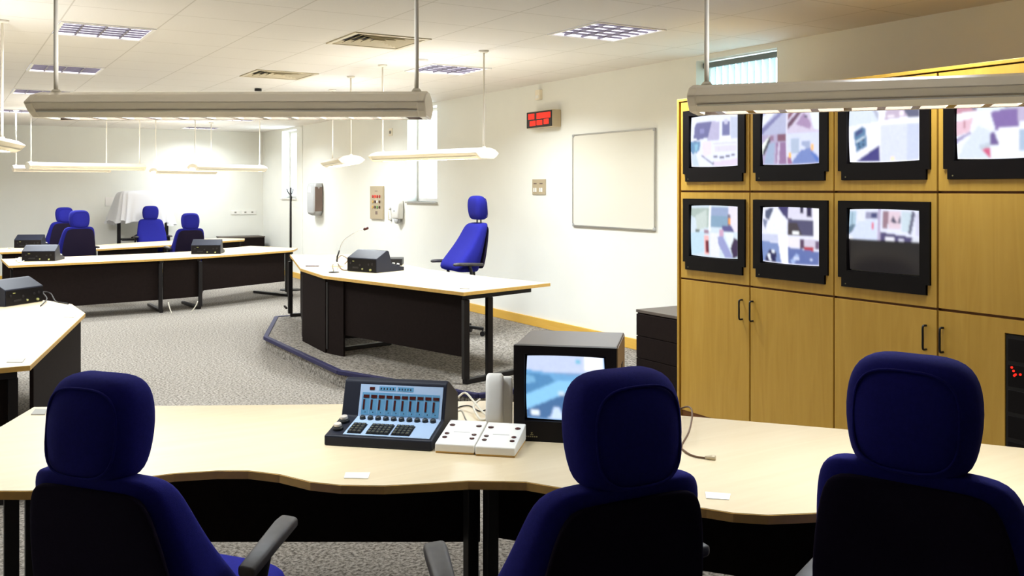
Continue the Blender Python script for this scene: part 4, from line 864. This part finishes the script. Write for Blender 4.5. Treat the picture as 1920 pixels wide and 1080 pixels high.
# ---------------------------------------------------------------- chairs
def chair(lift=0.0, head=0.0, up=0.0, toe=(0, 0)):
    r = empty('office_chair')
    sb_ = .47 + lift; sz = sb_ + up
    # seat cushion: loft front-to-back
    rings_ = []
    for z, a, b in ((sz - .055, .40, .38), (sz - .045, .47, .45), (sz - .01, .50, .48), (sz + .02, .50, .48), (sz + .04, .48, .46), (sz + .048, .42, .40), (sz + .05, .25, .24)):
        rings_.append(ring(a, b, z, .03, 0, 40, 4.2))
    MB().loft(rings_).build('seat', M['fabric'], r, 0, 1)
    MB().loft([ring(a, b, z, .03, 0, 32, 4) for z, a, b in ((sz - .085, .34, .32), (sz - .07, .44, .42), (sz - .046, .45, .43))]).build('seat_pan', M['plastic'], r)
    sz = sb_
    # backrest: tapering upwards, thicker and with forward wings low down
    def back(kind):
        out = []
        data = [(.02, .42, .20), (.035, .49, .29), (.09, .515, .305), (.15, .51, .27), (.22, .50, .225), (.30, .475, .18), (.37, .455, .15), (.43, .435, .132), (.475, .41, .12), (.50, .375, .105), (.515, .32, .08), (.521, .22, .045)]
        for z, a, t in data:
            yb = -.20 - .10 * (z / .5)                          # rear surface line
            if kind == 'pad': out.append(ring(a, t, sz + z, yb + t / 2, .05 * (1 - z / .6), 44, 3.6))
        return out
    MB().loft(back('pad')).build('backrest', M['fabric'], r, 0, 1)
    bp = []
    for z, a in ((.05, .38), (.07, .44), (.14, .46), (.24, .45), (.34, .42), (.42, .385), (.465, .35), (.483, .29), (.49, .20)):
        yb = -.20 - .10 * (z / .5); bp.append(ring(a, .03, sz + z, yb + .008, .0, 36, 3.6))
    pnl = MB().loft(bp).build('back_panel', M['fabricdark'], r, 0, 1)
    # headrest
    hz = sz + .505 + head
    hd_ = []
    for z, a, t in ((.0, .15, .06), (.006, .205, .10), (.022, .24, .13), (.055, .262, .148), (.11, .278, .155), (.16, .278, .15), (.20, .262, .14), (.228, .232, .118), (.245, .18, .085), (.252, .10, .04)):
        hd_.append(ring(a, t, hz + z, -.262 + .02 * (z / .25) , .012, 40, 3.0))
    h = MB().loft(hd_).build('headrest', M['fabric'], r, 0, 1)
    pp_ = []                                                    # piping outline of the rear face
    n = 40
    for k in range(n + 1):
        a = 2 * PI * k / n; e = 3.2
        xx = .108 * math.copysign(abs(math.cos(a)) ** (2 / e), math.cos(a)); zz = .12 + .105 * math.copysign(abs(math.sin(a)) ** (2 / e), math.sin(a))
        t = .5
        pp_.append((xx, -.262 + .02 * (zz / .25) - .0735 + .02 * (abs(xx) / .108) ** 3 + .012 * (abs(zz - .12) / .105) ** 4, hz + zz))
    MB().tube(pp_, .0032, 6, False).build('piping', M['fabric'], h)
    for x in (-.045, .045): MB().cyl((x, -.265, hz - .06 - head), (x, -.262, hz + .03), .007, 10).build('headrest_post', M['frame'], r)
    sz = sb_ + up
    for s in (-1, 1):
        tw = .30 * toe[0 if s < 0 else 1]
        ar = MB().loft([[(s * .285 + p[0] + s * (.14 - y_) * tw, p[2] + y_, z_ + p[1]) for p in ring(wd, th, 0, 0, 0, 20, 3.5)] for y_, z_, wd, th in ((-.17, sz + .205, .035, .018), (-.165, sz + .205, .05, .03), (.0, sz + .212, .055, .034), (.10, sz + .215, .06, .034), (.145, sz + .213, .058, .03), (.155, sz + .212, .04, .018))])
        ar.build('armrest', M['rubber'], r)
        m = MB(); m.tube(smooth([(s * .20, -.02, sz - .075), (s * .27, -.02, sz - .07), (s * .285, -.03, sz - .03), (s * (.288 + .1 * tw), -.04, sz + .10), (s * (.285 + .14 * tw), -.02, sz + .196)], 4), .017, 10); m.build('arm_bracket', M['plastic'], r)
    m = MB(); m.beam((0, -.05, sz - .075), (0, -.20, sz - .065), .07, .018); m.beam((0, -.20, sz - .07), (0, -.19, sb_ + .08), .07, .018); m.build('back_bracket', M['plastic'], r)
    MB().tube([(0, 0, .09), (0, 0, .24), (0, 0, .241), (0, 0, sz - .08)], [.028, .028, .018, .018], 16).build('gas_column', M['plastic'], r)
    for k in range(5):
        a = 2 * PI * k / 5 + .3; d_ = Vector((math.cos(a), math.sin(a), 0))
        leg = MB(); leg.beam(d_ * .02 + Vector((0, 0, .105)), d_ * .29 + Vector((0, 0, .075)), .045, .03); l_ = leg.build('base_leg', M['plastic'], r, .006)
        t = Vector((-d_.y, d_.x, 0)); c_ = d_ * .28 + Vector((0, 0, .0262))
        m = MB(); m.cyl(c_ - t * .025, c_ - t * .006, .026, 14).cyl(c_ + t * .006, c_ + t * .025, .026, 14).cyl(c_ - t * .007 + Vector((0, 0, .0)), c_ + t * .007, .010, 8).cyl(c_, c_ + Vector((0, 0, .04)), .008, 8); m.build('castor', M['plastic'], l_)
    return r
def seat_at(ch, px, z, a_deg, base, lb_):
    x, y = cw((px - 960) / F * z, z); rz = yaw(a_deg); fx, fy = -math.sin(rz), math.cos(rz)
    # px, z locate the headrest centre, 0.25 m behind the chair axis
    ch.location = (x + fx * .25, y + fy * .25, base); ch.rotation_euler = (0, 0, rz); tag(ch, lb_, 'chair', 'blue office chairs with headrests'); return ch
seat_at(chair(-.032, 0, .085, (0, 1)), 184, 2.30, 21, 0, 'blue chair at the left end of the foreground desk, showing its right armrest')
seat_at(chair(.026, 0, .07, (1, 0)), 1171, 2.05, -28, 0, 'blue chair in the middle of the foreground, in front of the monitor')
seat_at(chair(.062, 0, -.06), 1710, 2.03, 38, 0, 'blue chair at the right of the foreground, nearest the cabinet doors')
seat_at(chair(.17, .045, -.10), 896, 9.75, -118, PODZ, 'bright blue chair behind the podium desk with its headrest raised on posts')
far = chair(.115)
seat_at(far, 149, 13.45, -42, 0, 'blue chair turned away, behind the left section of the front far desk row')
f2 = copy_tree(far); seat_at(f2, 121, 15.6, -44, 0, 'blue chair partly hidden behind another at the far left')
f4 = copy_tree(far); seat_at(f4, 282, 16.95, 150, 0, 'blue chair in front of the plastic covered stand by the end wall')
seat_at(chair(.045), 357, 14.6, -34, 0, 'blue chair behind the console on the right far desk section')
